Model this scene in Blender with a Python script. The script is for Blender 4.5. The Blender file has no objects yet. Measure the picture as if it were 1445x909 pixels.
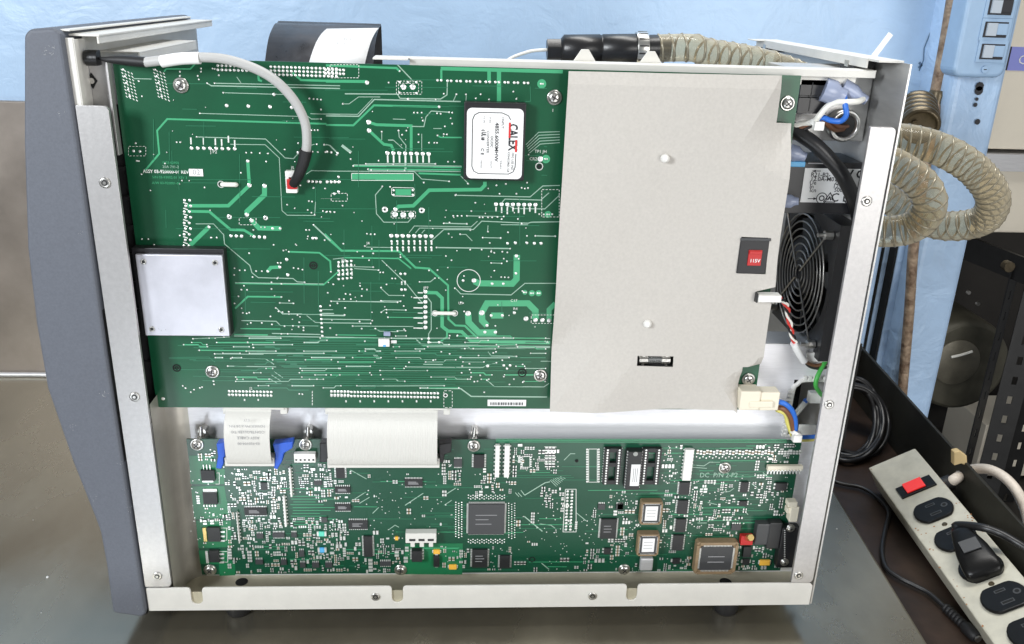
import bpy, bmesh, math, random
from mathutils import Vector, Matrix
random.seed(7)
sc = bpy.context.scene
COL = sc.collection
# ------------------------------------------------------------------ camera
F, CX, CY, D = 1230.0, 722.5, 454.5, 0.68
nad = Vector((-104, 3216, F)).normalized()
Zc = -nad
a_ = 20863.0
Xc = Vector((a_, (104*a_ - F*F)/3216, F)).normalized()
Yc = Zc.cross(Xc)
Rcw = Matrix((Xc, Yc, Zc))            # rows: world axes in camera coordinates
CAMPOS = Vector((0, -D, 0))
right = Rcw @ Vector((1, 0, 0)); down = Rcw @ Vector((0, 1, 0)); fwd = Rcw @ Vector((0, 0, 1))
cd = bpy.data.cameras.new('camera'); cam = bpy.data.objects.new('camera', cd); COL.objects.link(cam)
cm = Matrix.Identity(4)
for i in range(3):
    cm[i][0] = right[i]; cm[i][1] = -down[i]; cm[i][2] = -fwd[i]; cm[i][3] = CAMPOS[i]
cam.matrix_world = cm
cd.sensor_fit = 'HORIZONTAL'; cd.sensor_width = 36.0; cd.lens = 36.0*F/1445.0
cd.clip_start = 0.01; cd.clip_end = 60
sc.camera = cam
# ------------------------------------------------------------------ light
w = bpy.data.worlds.new('World'); sc.world = w; w.use_nodes = True
w.node_tree.nodes['Background'].inputs[0].default_value = (0.95, 0.97, 1.0, 1)
w.node_tree.nodes['Background'].inputs[1].default_value = 0.16
def area(name, loc, target, sx, sy, power, col):
    l = bpy.data.lights.new(name, 'AREA'); l.shape = 'RECTANGLE'; l.size = sx; l.size_y = sy
    l.energy = power; l.color = col
    o = bpy.data.objects.new(name, l); COL.objects.link(o); o.location = loc
    o.rotation_euler = (Vector(target) - Vector(loc)).to_track_quat('-Z', 'Y').to_euler()
area('ceiling_lamp', (0.25, 0.28, 1.35), (0.2, 0.22, -0.4), 1.6, 0.4, 27, (1.0, 0.98, 0.94))
area('window_light', (-1.15, -1.15, 0.35), (0.0, 0.05, -0.3), 0.34, 0.45, 24, (0.92, 0.96, 1.0))
area('front_bounce_light', (0.62, -1.5, -1.12), (0.15, 0.05, -0.35), 1.3, 0.45, 6, (1.0, 1.0, 1.0))  # unseen low bounce light, added to brighten the sheet and boards
area('front_fill_light', (1.05, -1.55, -0.05), (0.1, 0.05, -0.35), 0.8, 0.8, 13, (1.0, 0.985, 0.96))  # unseen fill light, added to lift the shadow on the inner sheet
area('low_glare_light', (-0.62, -1.5, -1.22), (-0.2, 0.03, -0.42), 0.45, 0.4, 4.2, (0.86, 0.93, 1.0))  # unseen light, added low down for the glare on the lower-left board
sc.view_settings.view_transform = 'Standard'; sc.view_settings.look = 'None'
sc.view_settings.gamma = 1.0; sc.view_settings.exposure = 0.25

# ------------------------------------------------------------------ helpers
def ray(u, v):
    return Rcw @ Vector(((u-CX)/F, (v-CY)/F, 1.0))
def at(u, v, Y):
    d = ray(u, v); t = (Y + D)/d.y
    return CAMPOS + d*t
def onz(u, v, Z):
    d = ray(u, v); return CAMPOS + d*(Z/d.z)
def onx(u, v, X):
    d = ray(u, v); return CAMPOS + d*(X/d.x)
def onplane(u, v, O, N):
    d = ray(u, v); return CAMPOS + d*((O-CAMPOS).dot(N)/d.dot(N))
CROP = {0: (0, 0, 1), 2: (150, 70, 3.367), 3: (460, 70, 3.367), 4: (170, 330, 3.367), 5: (460, 330, 3.367),
        'a': (240, 570, 3.496), 'b': (440, 570, 3.496), 'c': (640, 590, 3.788), 'd': (860, 590, 3.786), 'm': (360, 380, 4.546)}
def px(c, x, y):
    o = CROP[c]; return o[0]+x/o[2], o[1]+y/o[2]
def P(c, x, y, Y):
    u, v = px(c, x, y); return at(u, v, Y)
def pxm(u, v, Y):
    return (at(u+1, v, Y)-at(u, v, Y)).length

class MB:
    def __init__(s): s.v = []; s.f = []; s.m = []; s.sm = []
    def add(s, vs, fs, m=0, smooth=False):
        o = len(s.v); s.v += [tuple(p) for p in vs]
        for f in fs: s.f.append([o+i for i in f]); s.m.append(m); s.sm.append(smooth)
    def box(s, x0, x1, y0, y1, z0, z1, m=0, M=None):
        if x0 > x1: x0, x1 = x1, x0
        if y0 > y1: y0, y1 = y1, y0
        if z0 > z1: z0, z1 = z1, z0
        vs = [Vector((x, y, z)) for x in (x0, x1) for y in (y0, y1) for z in (z0, z1)]
        if M: vs = [M @ p for p in vs]
        s.add(vs, [(0,1,3,2),(4,6,7,5),(0,4,5,1),(2,3,7,6),(0,2,6,4),(1,5,7,3)], m)
    def prism(s, pts, y0, y1, m=0, axis='Y', M=None):
        """polygon pts (x,z) extruded along Y from y0 to y1"""
        n = len(pts)
        ar = sum(pts[i][0]*pts[(i+1) % n][1]-pts[(i+1) % n][0]*pts[i][1] for i in range(n))
        if ar < 0: pts = pts[::-1]
        if y0 > y1: y0, y1 = y1, y0
        def mk(p, y):
            q = {'Y': (p[0], y, p[1]), 'X': (y, p[0], p[1]), 'Z': (p[0], p[1], y)}[axis]
            return M @ Vector(q) if M else Vector(q)
        vs = [mk(p, y0) for p in pts]+[mk(p, y1) for p in pts]
        fs = [tuple(range(n)), tuple(range(2*n-1, n-1, -1))]+[(i, i+n, (i+1) % n+n, (i+1) % n) for i in range(n)]
        if axis != 'Y': fs = [f[::-1] for f in fs]
        s.add(vs, fs, m)
    def cyl(s, c, ax, r, h, n=16, m=0, r2=None, cap=True, smooth=True):
        ax = Vector(ax).normalized(); c = Vector(c)
        t = ax.orthogonal().normalized(); b = ax.cross(t)
        r2 = r if r2 is None else r2
        vs = []
        for k, (hh, rr) in enumerate(((0, r), (h, r2))):
            vs += [c+ax*hh+(t*math.cos(2*math.pi*i/n)+b*math.sin(2*math.pi*i/n))*rr for i in range(n)]
        s.add(vs, [(i, (i+1) % n, (i+1) % n+n, i+n) for i in range(n)], m, smooth)
        if cap:
            s.add(vs[:n], [tuple(range(n-1, -1, -1))], m); s.add(vs[n:], [tuple(range(n))], m)
    def lathe(s, c, ax, prof, n=16, m=0):
        ax = Vector(ax).normalized(); c = Vector(c); t = ax.orthogonal().normalized(); b = ax.cross(t)
        vs = []
        for (r, h) in prof:
            vs += [c+ax*h+(t*math.cos(2*math.pi*i/n)+b*math.sin(2*math.pi*i/n))*r for i in range(n)]
        fs = []
        for k in range(len(prof)-1):
            fs += [(k*n+i, k*n+(i+1) % n, (k+1)*n+(i+1) % n, (k+1)*n+i) for i in range(n)]
        s.add(vs, fs, m, True)
        s.add(vs[-n:], [tuple(range(n))], m, True); s.add(vs[:n], [tuple(range(n-1, -1, -1))], m)
    def tube(s, pts, r, n=8, m=0, sub=6, cap=True, rf=None, closed=False):
        pts = [Vector(p) for p in pts]
        if sub > 1: pts = smooth_path(pts, sub, closed)
        L = len(pts); T = []
        for i in range(L):
            a = pts[max(i-1, 0)]; b = pts[min(i+1, L-1)]
            if closed: a = pts[(i-1) % L]; b = pts[(i+1) % L]
            T.append((b-a).normalized())
        nrm = T[0].orthogonal().normalized(); vs = []
        for i in range(L):
            nrm = (nrm-T[i]*nrm.dot(T[i])).normalized(); bb = T[i].cross(nrm)
            rr = rf(i/(L-1)) if rf else r
            vs += [pts[i]+(nrm*math.cos(2*math.pi*k/n)+bb*math.sin(2*math.pi*k/n))*rr for k in range(n)]
        fs = [(i*n+k, i*n+(k+1) % n, (i+1)*n+(k+1) % n, (i+1)*n+k) for i in range(L-1) for k in range(n)]
        if closed: fs += [((L-1)*n+k, (L-1)*n+(k+1) % n, (k+1) % n, k) for k in range(n)]
        s.add(vs, fs, m, True)
        if cap and not closed:
            s.add(vs[:n], [tuple(range(n-1, -1, -1))], m); s.add(vs[-n:], [tuple(range(n))], m)
    def strip(s, pts, wid, y, m=0):
        """flat mitred band in a Y plane, facing -Y; pts = (x,z)"""
        pts = [Vector(p) for p in pts]; n = len(pts); L = []; Rr = []
        for i in range(n):
            d1 = (pts[i]-pts[i-1]).normalized() if i > 0 else None
            d2 = (pts[i+1]-pts[i]).normalized() if i < n-1 else None
            if d1 is None: d1 = d2
            if d2 is None: d2 = d1
            nn = Vector((-d1.y-d2.y, d1.x+d2.x))
            if nn.length < 1e-6: nn = Vector((-d1.y, d1.x))
            nn.normalize()
            k = 1/max(0.5, nn.dot(Vector((-d1.y, d1.x))))
            L.append(pts[i]+nn*wid/2*k); Rr.append(pts[i]-nn*wid/2*k)
        vs = [(p.x, y, p.y) for p in L]+[(p.x, y, p.y) for p in Rr]
        s.add(vs, [(i, n+i, n+i+1, i+1) for i in range(n-1)], m)
    def disc(s, x, y, z, r, n=8, m=0, h=0.0):
        vs = [(x+r*math.cos(2*math.pi*(i+.5)/n), y, z+r*math.sin(2*math.pi*(i+.5)/n)) for i in range(n)]
        if h:
            vs += [(x+r*.55*math.cos(2*math.pi*(i+.5)/n), y-h, z+r*.55*math.sin(2*math.pi*(i+.5)/n)) for i in range(n)]
            s.add(vs, [(i, (i+1) % n, (i+1) % n+n, i+n) for i in range(n)]+[tuple(range(n, 2*n))], m, True)
        else: s.add(vs, [tuple(range(n))], m)
    def ring(s, x, y, z, r, wd, n=20, m=0):
        vs = [(x+rr*math.cos(2*math.pi*i/n), y, z+rr*math.sin(2*math.pi*i/n)) for rr in (r-wd/2, r+wd/2) for i in range(n)]
        s.add(vs, [(i, i+n, (i+1) % n+n, (i+1) % n) for i in range(n)], m)
    def mesh(s, name, mats):
        me = bpy.data.meshes.new(name); me.from_pydata(s.v, [], s.f)
        for m in (mats if isinstance(mats, (list, tuple)) else [mats]): me.materials.append(M[m])
        me.polygons.foreach_set('material_index', s.m); me.polygons.foreach_set('use_smooth', s.sm)
        me.update(); return me
def smooth_path(p, sub, closed=False):
    out = []; n = len(p)
    for i in range(n if closed else n-1):
        if closed: p0, p1, p2, p3 = p[(i-1) % n], p[i], p[(i+1) % n], p[(i+2) % n]
        else: p0, p1, p2, p3 = p[max(i-1, 0)], p[i], p[i+1], p[min(i+2, n-1)]
        for k in range(sub):
            t = k/sub; t2 = t*t; t3 = t2*t
            out.append(.5*((2*p1)+(p2-p0)*t+(2*p0-5*p1+4*p2-p3)*t2+(3*p1-p0-3*p2+p3)*t3))
    if not closed: out.append(p[-1])
    return out
WM = {}
def link(o, parent=None, mat=None):
    COL.objects.link(o); mw = mat or Matrix.Identity(4); WM[o.name] = mw
    if parent:
        o.parent = parent; o.matrix_parent_inverse = WM[parent.name].inverted()
    o.matrix_basis = mw
    return o
def obj(name, mb, mats, parent=None, loc=None, bevel=0, seg=2, stuff=False, shade=None):
    me = mb.mesh(name, mats) if isinstance(mb, MB) else mb
    o = bpy.data.objects.new(name, me)
    link(o, parent, Matrix.Translation(loc) if loc is not None else None)
    if bevel:
        b = o.modifiers.new('bevel', 'BEVEL'); b.width = bevel; b.segments = seg; b.limit_method = 'ANGLE'; b.harden_normals = False
    if stuff: o['kind'] = 'stuff'
    return o
def tag(o, label, cat, group=None):
    o['label'] = label; o['category'] = cat
    if group: o['group'] = group
    return o
def thing(name, loc, label, cat, group=None, mat=None):
    o = bpy.data.objects.new(name, None); o.empty_display_size = 0.02
    link(o, None, mat or Matrix.Translation(loc)); return tag(o, label, cat, group)
def struct(name, mb, mats, **k):
    o = obj(name, mb, mats, **k); o['kind'] = 'structure'; return o
def textmesh(s, size, bold=0.0, spacing=1.0, ax='CENTER'):
    c = bpy.data.curves.new('t', 'FONT'); c.body = s; c.size = size; c.align_x = ax; c.align_y = 'CENTER'
    c.offset = bold*size; c.space_character = spacing; c.resolution_u = 2
    o = bpy.data.objects.new('t', c); COL.objects.link(o)
    me = bpy.data.meshes.new_from_object(o.evaluated_get(bpy.context.evaluated_depsgraph_get()))
    bpy.data.objects.remove(o); bpy.data.curves.remove(c); return me
def tfit(s, mat, parent, c0, c1, bold=0.0):
    """lettering turned to read downwards, fitted into the box between two label points"""
    me = textmesh(s, .01, bold); me.materials.clear(); me.materials.append(M[mat])
    xs_ = [v.co.x for v in me.vertices]; ys_ = [v.co.y for v in me.vertices]
    w_, h_ = max(xs_)-min(xs_), max(ys_)-min(ys_); cx_, cy_ = (max(xs_)+min(xs_))/2, (max(ys_)+min(ys_))/2
    fx, fy = abs(c1.z-c0.z)/w_, abs(c1.x-c0.x)/h_
    for v in me.vertices: v.co = ((v.co.x-cx_)*fx, (v.co.y-cy_)*fy, 0)
    o = bpy.data.objects.new('lettering', me)
    return link(o, parent, Matrix.Translation((c0+c1)/2) @ Matrix.Rotation(math.pi/2, 4, 'X') @ Matrix.Rotation(-math.pi/2, 4, 'Z'))
def text(s, size, pos, mat, parent, rot=0.0, name='lettering', bold=0.0, sx=1.0, base=None, ax='CENTER'):
    me = textmesh(s, size, bold, 1.0, ax)
    me.materials.clear(); me.materials.append(M[mat])
    o = bpy.data.objects.new(name, me)
    B = base or Matrix.Rotation(math.pi/2, 4, 'X')
    mw = Matrix.Translation(pos) @ B @ Matrix.Rotation(rot, 4, 'Z') @ Matrix.Diagonal((sx, 1, 1, 1))
    return link(o, parent, mw)

# ------------------------------------------------------------------ materials
M = {}
def mat(name, col, rough=.5, metal=0.0, spec=.5, noise=0.0, nscale=60, bump=0.0, bscale=200, coat=0.0, stretch=None, col2=None, emit=None, alpha=None, trans=0, rvar=0.0, bdist=.001, fine=0.0):
    m = bpy.data.materials.new(name); m.use_nodes = True; nt = m.node_tree; b = nt.nodes['Principled BSDF']
    b.inputs['Base Color'].default_value = (*col, 1); b.inputs['Roughness'].default_value = rough
    b.inputs['Metallic'].default_value = metal; b.inputs['Specular IOR Level'].default_value = spec
    b.inputs['Coat Weight'].default_value = coat; b.inputs['Coat Roughness'].default_value = .12
    b.inputs['Transmission Weight'].default_value = trans
    if emit: b.inputs['Emission Color'].default_value = (*emit[0], 1); b.inputs['Emission Strength'].default_value = emit[1]
    if noise or bump or col2 or rvar:
        tc = nt.nodes.new('ShaderNodeTexCoord'); mp = nt.nodes.new('ShaderNodeMapping')
        if stretch: mp.inputs['Scale'].default_value = stretch
        nt.links.new(tc.outputs['Object'], mp.inputs[0])
        n = nt.nodes.new('ShaderNodeTexNoise'); n.inputs['Scale'].default_value = nscale; n.inputs['Detail'].default_value = 6; n.inputs['Roughness'].default_value = .62
        nt.links.new(mp.outputs[0], n.inputs['Vector'])
        if noise or col2:
            r = nt.nodes.new('ShaderNodeValToRGB'); r.color_ramp.elements[0].position = .3; r.color_ramp.elements[1].position = .7
            c1 = col2 or tuple(c*(1-noise) for c in col); c0 = col if col2 else tuple(min(1, c*(1+noise)) for c in col)
            r.color_ramp.elements[0].color = (*c1, 1); r.color_ramp.elements[1].color = (*c0, 1)
            nt.links.new(n.outputs[0], r.inputs[0]); nt.links.new(r.outputs[0], b.inputs['Base Color'])
        if rvar:
            mr = nt.nodes.new('ShaderNodeMapRange'); mr.inputs[1].default_value = .3; mr.inputs[2].default_value = .7
            mr.inputs[3].default_value = max(.03, rough-rvar); mr.inputs[4].default_value = min(1, rough+rvar)
            nt.links.new(n.outputs[0], mr.inputs[0]); nt.links.new(mr.outputs[0], b.inputs['Roughness'])
        if bump:
            n2 = nt.nodes.new('ShaderNodeTexNoise'); n2.inputs['Scale'].default_value = bscale; n2.inputs['Detail'].default_value = 5
            nt.links.new(mp.outputs[0], n2.inputs['Vector'])
            bp = nt.nodes.new('ShaderNodeBump'); bp.inputs['Strength'].default_value = bump; bp.inputs['Distance'].default_value = bdist
            if fine:     # second, finer relief on top of the first
                n3 = nt.nodes.new('ShaderNodeTexNoise'); n3.inputs['Scale'].default_value = bscale*4.5; n3.inputs['Detail'].default_value = 8; n3.inputs['Distortion'].default_value = 1.5
                nt.links.new(mp.outputs[0], n3.inputs['Vector']); n2.inputs['Distortion'].default_value = .9
                b3 = nt.nodes.new('ShaderNodeBump'); b3.inputs['Strength'].default_value = fine; b3.inputs['Distance'].default_value = bdist*.25
                nt.links.new(n3.outputs[0], b3.inputs['Height']); nt.links.new(b3.outputs[0], bp.inputs['Normal'])
            nt.links.new(n2.outputs[0], bp.inputs['Height']); nt.links.new(bp.outputs[0], b.inputs['Normal'])
    M[name] = m; return m
mat('wall_blue', (.43, .595, .80), .4, noise=.09, nscale=4, bump=.30, bscale=16, bdist=.008, fine=.16)
mat('pillar_blue', (.43, .60, .83), .36, noise=.12, nscale=9, bump=.45, bscale=18, bdist=.009, fine=.2)
mat('crack_blue', (.10, .17, .27), .7)
mat('box_blue', (.30, .44, .62), .36, noise=.08, nscale=20, bump=.3, bscale=80)
mat('rust_pipe', (.50, .38, .27), .6, .2, col2=(.13, .075, .045), nscale=60, bump=.8, bscale=110, bdist=.004)
mat('steel_table', (.35, .325, .26), .26, .8, noise=.2, nscale=8, bump=.06, bscale=800, rvar=.11, stretch=(1, .5, 1))
mat('steel_splash', (.27, .235, .205), .4, .4, noise=.22, nscale=9, bump=.06, bscale=300, rvar=.1)
mat('rust_tray', (.055, .033, .023), .42, .1, col2=(.018, .012, .009), nscale=14, bump=.3, bscale=60)
mat('black_iron', (.016, .016, .016), .42, .2, noise=.3, nscale=30, bump=.15, bscale=90)
mat('tray_wall', (.022, .021, .016), .5, .1, noise=.4, nscale=16, bump=.15, bscale=90)
mat('bezel_grey', (.108, .118, .142), .58, noise=.12, nscale=600, bump=.3, bscale=1100, bdist=.0006, rvar=.08)
mat('black_rubber', (.012, .012, .013), .55)
mat('black_plastic', (.013, .013, .014), .34, bump=.1, bscale=400)
mat('dark_inside', (.03, .03, .03), .7)
mat('alu', (.66, .66, .67), .42, .55, noise=.07, nscale=40, stretch=(1, 1, 12), bump=.08, bscale=300)
mat('alu_post', (.50, .49, .485), .40, .7, noise=.07, nscale=260, bump=.06, bscale=700)
mat('painted_rail', (.68, .665, .62), .5, .05, noise=.05, nscale=40, bump=.1, bscale=500)
mat('alu_sheet', (.86, .86, .89), .4, .35, noise=.05, nscale=60, stretch=(1, 1, 14), bump=.12, bscale=260)
mat('zinc_floor', (.60, .56, .43), .36, .5, noise=.1, nscale=30, bump=.06, bscale=300)
mat('steel_rear', (.55, .545, .53), .4, .6, noise=.1, nscale=30, stretch=(1, 1, 6), rvar=.08)
mat('screw_steel', (.60, .59, .56), .3, .95)
mat('warm_alu', (.50, .475, .42), .42, .5, noise=.08, nscale=40, bump=.08, bscale=300)
mat('screw_dark', (.05, .05, .05), .5, .5)
mat('pcb_green', (.0055, .080, .034), .36, spec=.35, coat=.12, noise=.14, nscale=18, bump=.03, bscale=500)
mat('pcb_lower', (.005, .066, .033), .34, spec=.45, coat=.2, noise=.14, nscale=18, bump=.03, bscale=500)
mat('pcb_pour', (.010, .155, .06), .36, coat=.2)
mat('pcb_edge', (.18, .3, .12), .6)
mat('trace_green', (.055, .36, .17), .36, coat=.2)
mat('trace_light', (.34, .50, .40), .38, .2)
mat('trace_dim', (.022, .17, .085), .36, coat=.2)
mat('pad_solder', (.82, .83, .80), .3, .5)
mat('silk_white', (.72, .75, .70), .6)
mat('hole_black', (.004, .005, .005), .8)
mat('label_white', (.86, .86, .85), .5)
mat('ink', (.02, .02, .025), .6)
mat('ink_red', (.65, .03, .03), .55)
mat('ink_grey', (.33, .33, .34), .6)
mat('case_black', (.014, .014, .016), .38)
mat('module_plate', (.66, .66, .72), .34, .55, noise=.08, nscale=35, bump=.06, bscale=700, rvar=.08)
mat('paper_beige', (.535, .508, .468), .72, noise=.05, nscale=420, bump=.35, bscale=520, bdist=.0006)
mat('cream_plastic', (.80, .74, .60), .45)
mat('white_plastic', (.82, .81, .77), .42)
mat('chip_black', (.02, .021, .022), .42, noise=.1, nscale=200)
mat('chip_grey', (.05, .052, .055), .42)
mat('smd_grey', (.34, .35, .33), .5)
mat('smd_tan', (.28, .21, .13), .5)
mat('plcc_brown', (.27, .19, .11), .5, noise=.12, nscale=200)
mat('tantalum', (.85, .47, .06), .45)
mat('blue_latch', (.02, .10, .55), .42)
mat('cyan_part', (.10, .42, .75), .4)
mat('teal_part', (.12, .65, .48), .4)
mat('red_part', (.50, .02, .02), .4)
mat('gold', (.75, .55, .22), .3, .8)
mat('ribbon_grey', (.66, .65, .61), .55)
mat('cable_grey', (.44, .44, .43), .5)
mat('wire_white', (.80, .79, .73), .42)
mat('wire_blue', (.03, .16, .62), .38)
mat('wire_brown', (.20, .085, .04), .4)
mat('wire_green', (.06, .42, .07), .4)
mat('wire_yellow', (.75, .68, .18), .4)
mat('wire_red', (.62, .05, .04), .4)
mat('wire_black', (.014, .014, .015), .36)
mat('faston', (.42, .48, .66), .25, trans=.3)
mat('fan_wire', (.30, .29, .27), .35, .8)
mat('strip_cream', (.55, .53, .44), .45, noise=.14, nscale=45, bump=.12, bscale=200)
mat('rust', (.35, .16, .06), .7)
mat('outlet_black', (.007, .007, .007), .3, spec=.22, bump=.05, bscale=300)
mat('red_lamp', (.7, .02, .02), .25, emit=((1, .03, .02), .3))
mat('cord_white', (.72, .64, .55), .5, noise=.15, nscale=60, bump=.4, bscale=120)
mat('cream_box', (.80, .74, .62), .6, noise=.03, nscale=20)
mat('purple', (.27, .30, .72), .5)
mat('olive', (.075, .07, .05), .5, .2, noise=.2, nscale=30)
mat('olive_dial', (.15, .138, .105), .4, .3, noise=.2, nscale=40)
mat('floor_dark', (.022, .019, .016), .7, noise=.3, nscale=6)
mat('hose_ring', (.30, .27, .20), .25, .2)
mat('bronze', (.11, .088, .055), .35, .6, noise=.4, nscale=60)
mat('film_black', (.05, .05, .054), .36, .1, noise=.35, nscale=60, rvar=.12)
mat('foam_tan', (.62, .47, .24), .8)
mat('glass_clear', (.9, .92, .9), .05, trans=.9)
mat('toggle_grey', (.42, .48, .55), .4)
# clear amber hose: tinted see-through skin with gloss
m = bpy.data.materials.new('hose_clear'); m.use_nodes = True; nt = m.node_tree
for n in list(nt.nodes): nt.nodes.remove(n)
out = nt.nodes.new('ShaderNodeOutputMaterial'); tr = nt.nodes.new('ShaderNodeBsdfTransparent'); tr.inputs[0].default_value = (.87, .81, .67, 1)
gl = nt.nodes.new('ShaderNodeBsdfPrincipled'); gl.inputs['Base Color'].default_value = (.70, .64, .50, 1); gl.inputs['Roughness'].default_value = .08
fr = nt.nodes.new('ShaderNodeLayerWeight'); fr.inputs[0].default_value = .42
mr = nt.nodes.new('ShaderNodeMapRange'); mr.inputs[3].default_value = .10; mr.inputs[4].default_value = .8
mx = nt.nodes.new('ShaderNodeMixShader'); nt.links.new(fr.outputs['Facing'], mr.inputs[0]); nt.links.new(mr.outputs[0], mx.inputs[0])
nt.links.new(tr.outputs[0], mx.inputs[1]); nt.links.new(gl.outputs[0], mx.inputs[2]); nt.links.new(mx.outputs[0], out.inputs[0])
M['hose_clear'] = m

# ------------------------------------------------------------------ setting
TZ = -0.575
b = MB(); b.box(-2.2, .66, .585, .68, -1.4, 1.2); struct('wall', b, 'wall_blue')
b = MB(); b.box(.60, 2.6, 1.3, 1.36, -1.4, 1.2); struct('far_wall', b, 'floor_dark')
b = MB(); b.box(-2.4, 2.8, -1.5, 1.5, -1.42, -1.4); struct('floor', b, 'floor_dark')
# blue steel column by the wall
pl = at(1345, 110, .50).x; prx = at(1420, 100, .50).x+.004
b = MB(); b.box(pl, prx, .50, .62, -1.39, 1.0); struct('pillar', b, 'pillar_blue', bevel=.012, seg=4)
b = MB()
for (u0, u1, yy, d) in ((1237, 1243, .545, .03), (1247, 1262, .553, .02), (1266, 1281, .535, .035)):
    x0 = at(u0, 360, yy).x; x1 = at(u1, 360, yy).x
    b.box(x0, x1, yy, yy+d, -.72, at(1250, 341, yy).z)
struct('pillar_channel', b, 'pillar_blue', bevel=.002)
b = MB()
for (u0, u1, yy) in ((1243.5, 1246.5, .5525), (1262.5, 1265.5, .5345)):
    x0 = at(u0, 360, yy).x; x1 = at(u1, 360, yy).x; b.box(x0, x1, yy, yy+.02, -.72, at(1250, 343, yy).z)
struct('channel_gap', b, 'hole_black')
b = MB()
for pts, wd in (([(1338,-5),(1330,20),(1318,34),(1311,50),(1304,68),(1303,85),(1297,100)], .0022), ([(1297,88),(1300,92),(1296,96)], .005), ([(1284,130),(1292,128),(1297,135),(1305,133)], .0016)):
    q = [at(u, v, .5845) for u, v in pts]; b.strip([(p.x, p.z) for p in q], wd*.7, .5842)
o = obj('paint_cracks', b, 'crack_blue', bpy.data.objects['wall'], stuff=True)
# workbench
wb = thing('workbench', (0, .2, TZ-.04), 'brushed stainless steel workbench top carrying the opened instrument', 'workbench')
ex = onz(1170, 680, TZ).x; ex2 = onz(1310, 909, TZ).x
b = MB(); b.prism([(-1.6, -.13), (ex2-.006, -.13), (ex2, -.03), (ex, .27), (ex+.004, .57), (-1.6, .57)], TZ-.006, TZ, axis='Z')
obj('table_top', b, 'steel_table', wb, bevel=.003)
b = MB(); b.box(-1.6, .40, .573, .5845, TZ-.02, at(20, 143, .575).z); obj('backsplash', b, 'steel_splash', wb, bevel=.002)
b = MB(); b.tube([(-1.6, .569, TZ+.003), (.4, .569, TZ+.003)], .004, 8, sub=1); obj('weld_seam', b, 'alu', wb)

# rusty tray with a black side wall, right of the bench
tray = thing('metal_tray', (.53, .2, TZ-.02), 'rusty brown metal tray with tall black side wall beside the workbench', 'tray')
b = MB(); b.box(ex2-.06, .64, -.2, .56, TZ-.016, TZ-.008); obj('tray_base', b, 'rust_tray', tray)
w0 = onz(1212, 487, -.50); w1 = onz(1445, 745, -.50); dW = (w1-w0); w2 = w0+dW*1.3
b = MB(); b.prism([(w0.x, w0.y), (w2.x, w2.y), (w2.x+.004, w2.y), (w0.x+.004, w0.y)], TZ-.008, -.50, axis='Z'); obj('side_wall', b, 'tray_wall', tray, bevel=.0008)
b = MB(); b.box(w0.x-.10, w0.x+.004, w0.y+.0005, w0.y+.006, TZ-.008, -.50); obj('end_wall', b, 'tray_wall', tray, bevel=.0008)
sp = at(1217, 502, .52); b = MB(); b.cyl((sp.x, .535, sp.z), (0, -1, 0), .008, .012, 8); obj('bolt', b, 'screw_dark', tray)

b = MB()
for k in range(26):
    p = onz(random.uniform(0, 1250), random.uniform(600, 909), TZ) if k > 3 else onz(*((67, 815), (330, 878), (680, 888), (1078, 879))[k], TZ)
    r_ = random.uniform(.0004, .0009) if k > 3 else .0014
    if p.y > -.01 and -.29 < p.x < .345: continue
    b.lathe((p.x, p.y, TZ+.0001), (0, 0, 1), [(r_, 0), (r_*random.uniform(.5, 1), r_*.8)], 5)
obj('crumbs', b, 'label_white', wb, stuff=True)

# ================================================================== the instrument
XL, XR = -.2885, .3410
ZT, ZR, ZB = -.045, -.5265, -.5520        # top, rail lip, rail bottom
ins = thing('instrument', (0, .15, TZ), 'opened grey benchtop instrument showing two green circuit boards in its metal chassis', 'instrument')
# --- front bezel
bp = [(33, 50), (40, 41), (76, 39), (87, 47), (110, 200), (150, 500), (206, 866), (201, 872), (159, 866), (155, 840), (150, 800), (141, 752), (133, 730), (103, 655), (66, 548), (50, 455), (38, 350), (33, 200)]
b = MB(); b.prism([(p.x, p.z) for p in (at(u, v, -.006) for u, v in bp)], -.006, .315)
bez = obj('front_bezel', b, 'bezel_grey', ins, bevel=.003, seg=3)
# scuffs on the bezel side
b = MB()
for (u, v, l) in ((74, 74, 5), (76, 68, 6), (85, 158, 5), (62, 72, 5), (145, 560, 6), (150, 557, 5), (104, 602, 5), (130, 706, 4), (196, 858, 3), (200, 862, 3), (115, 330, 3), (176, 690, 4), (182, 720, 4), (170, 655, 4)):
    for k in range(6):
        p = at(u+random.gauss(0, 3), v+random.gauss(0, 3), -.0062); an = random.uniform(0, 3.1); l2 = l*random.uniform(.03, .14)*.001; ca, sa = math.cos(an), math.sin(an)
        b.strip([(p.x-l2*ca, p.z-l2*sa), (p.x+l2*ca*.2, p.z+l2*sa*.3), (p.x+l2*ca, p.z+l2*sa*.8)], random.uniform(.00012, .0004), -.00622-k*2e-6)
obj('paint_scuffs', b, 'ink_grey', bez, stuff=True)
b = MB(); b.box(XL-.0035, XL-.0008, -.003, .30, -.555, -.047); obj('bezel_gap_strip', b, 'black_rubber', ins)  # black strip drawn for the dark gap between bezel and post
# --- chassis
b = MB(); b.box(XL, XL+.0015, .002, .31, -.5495, -.047); obj('front_wall', b, 'alu', ins)
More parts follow.
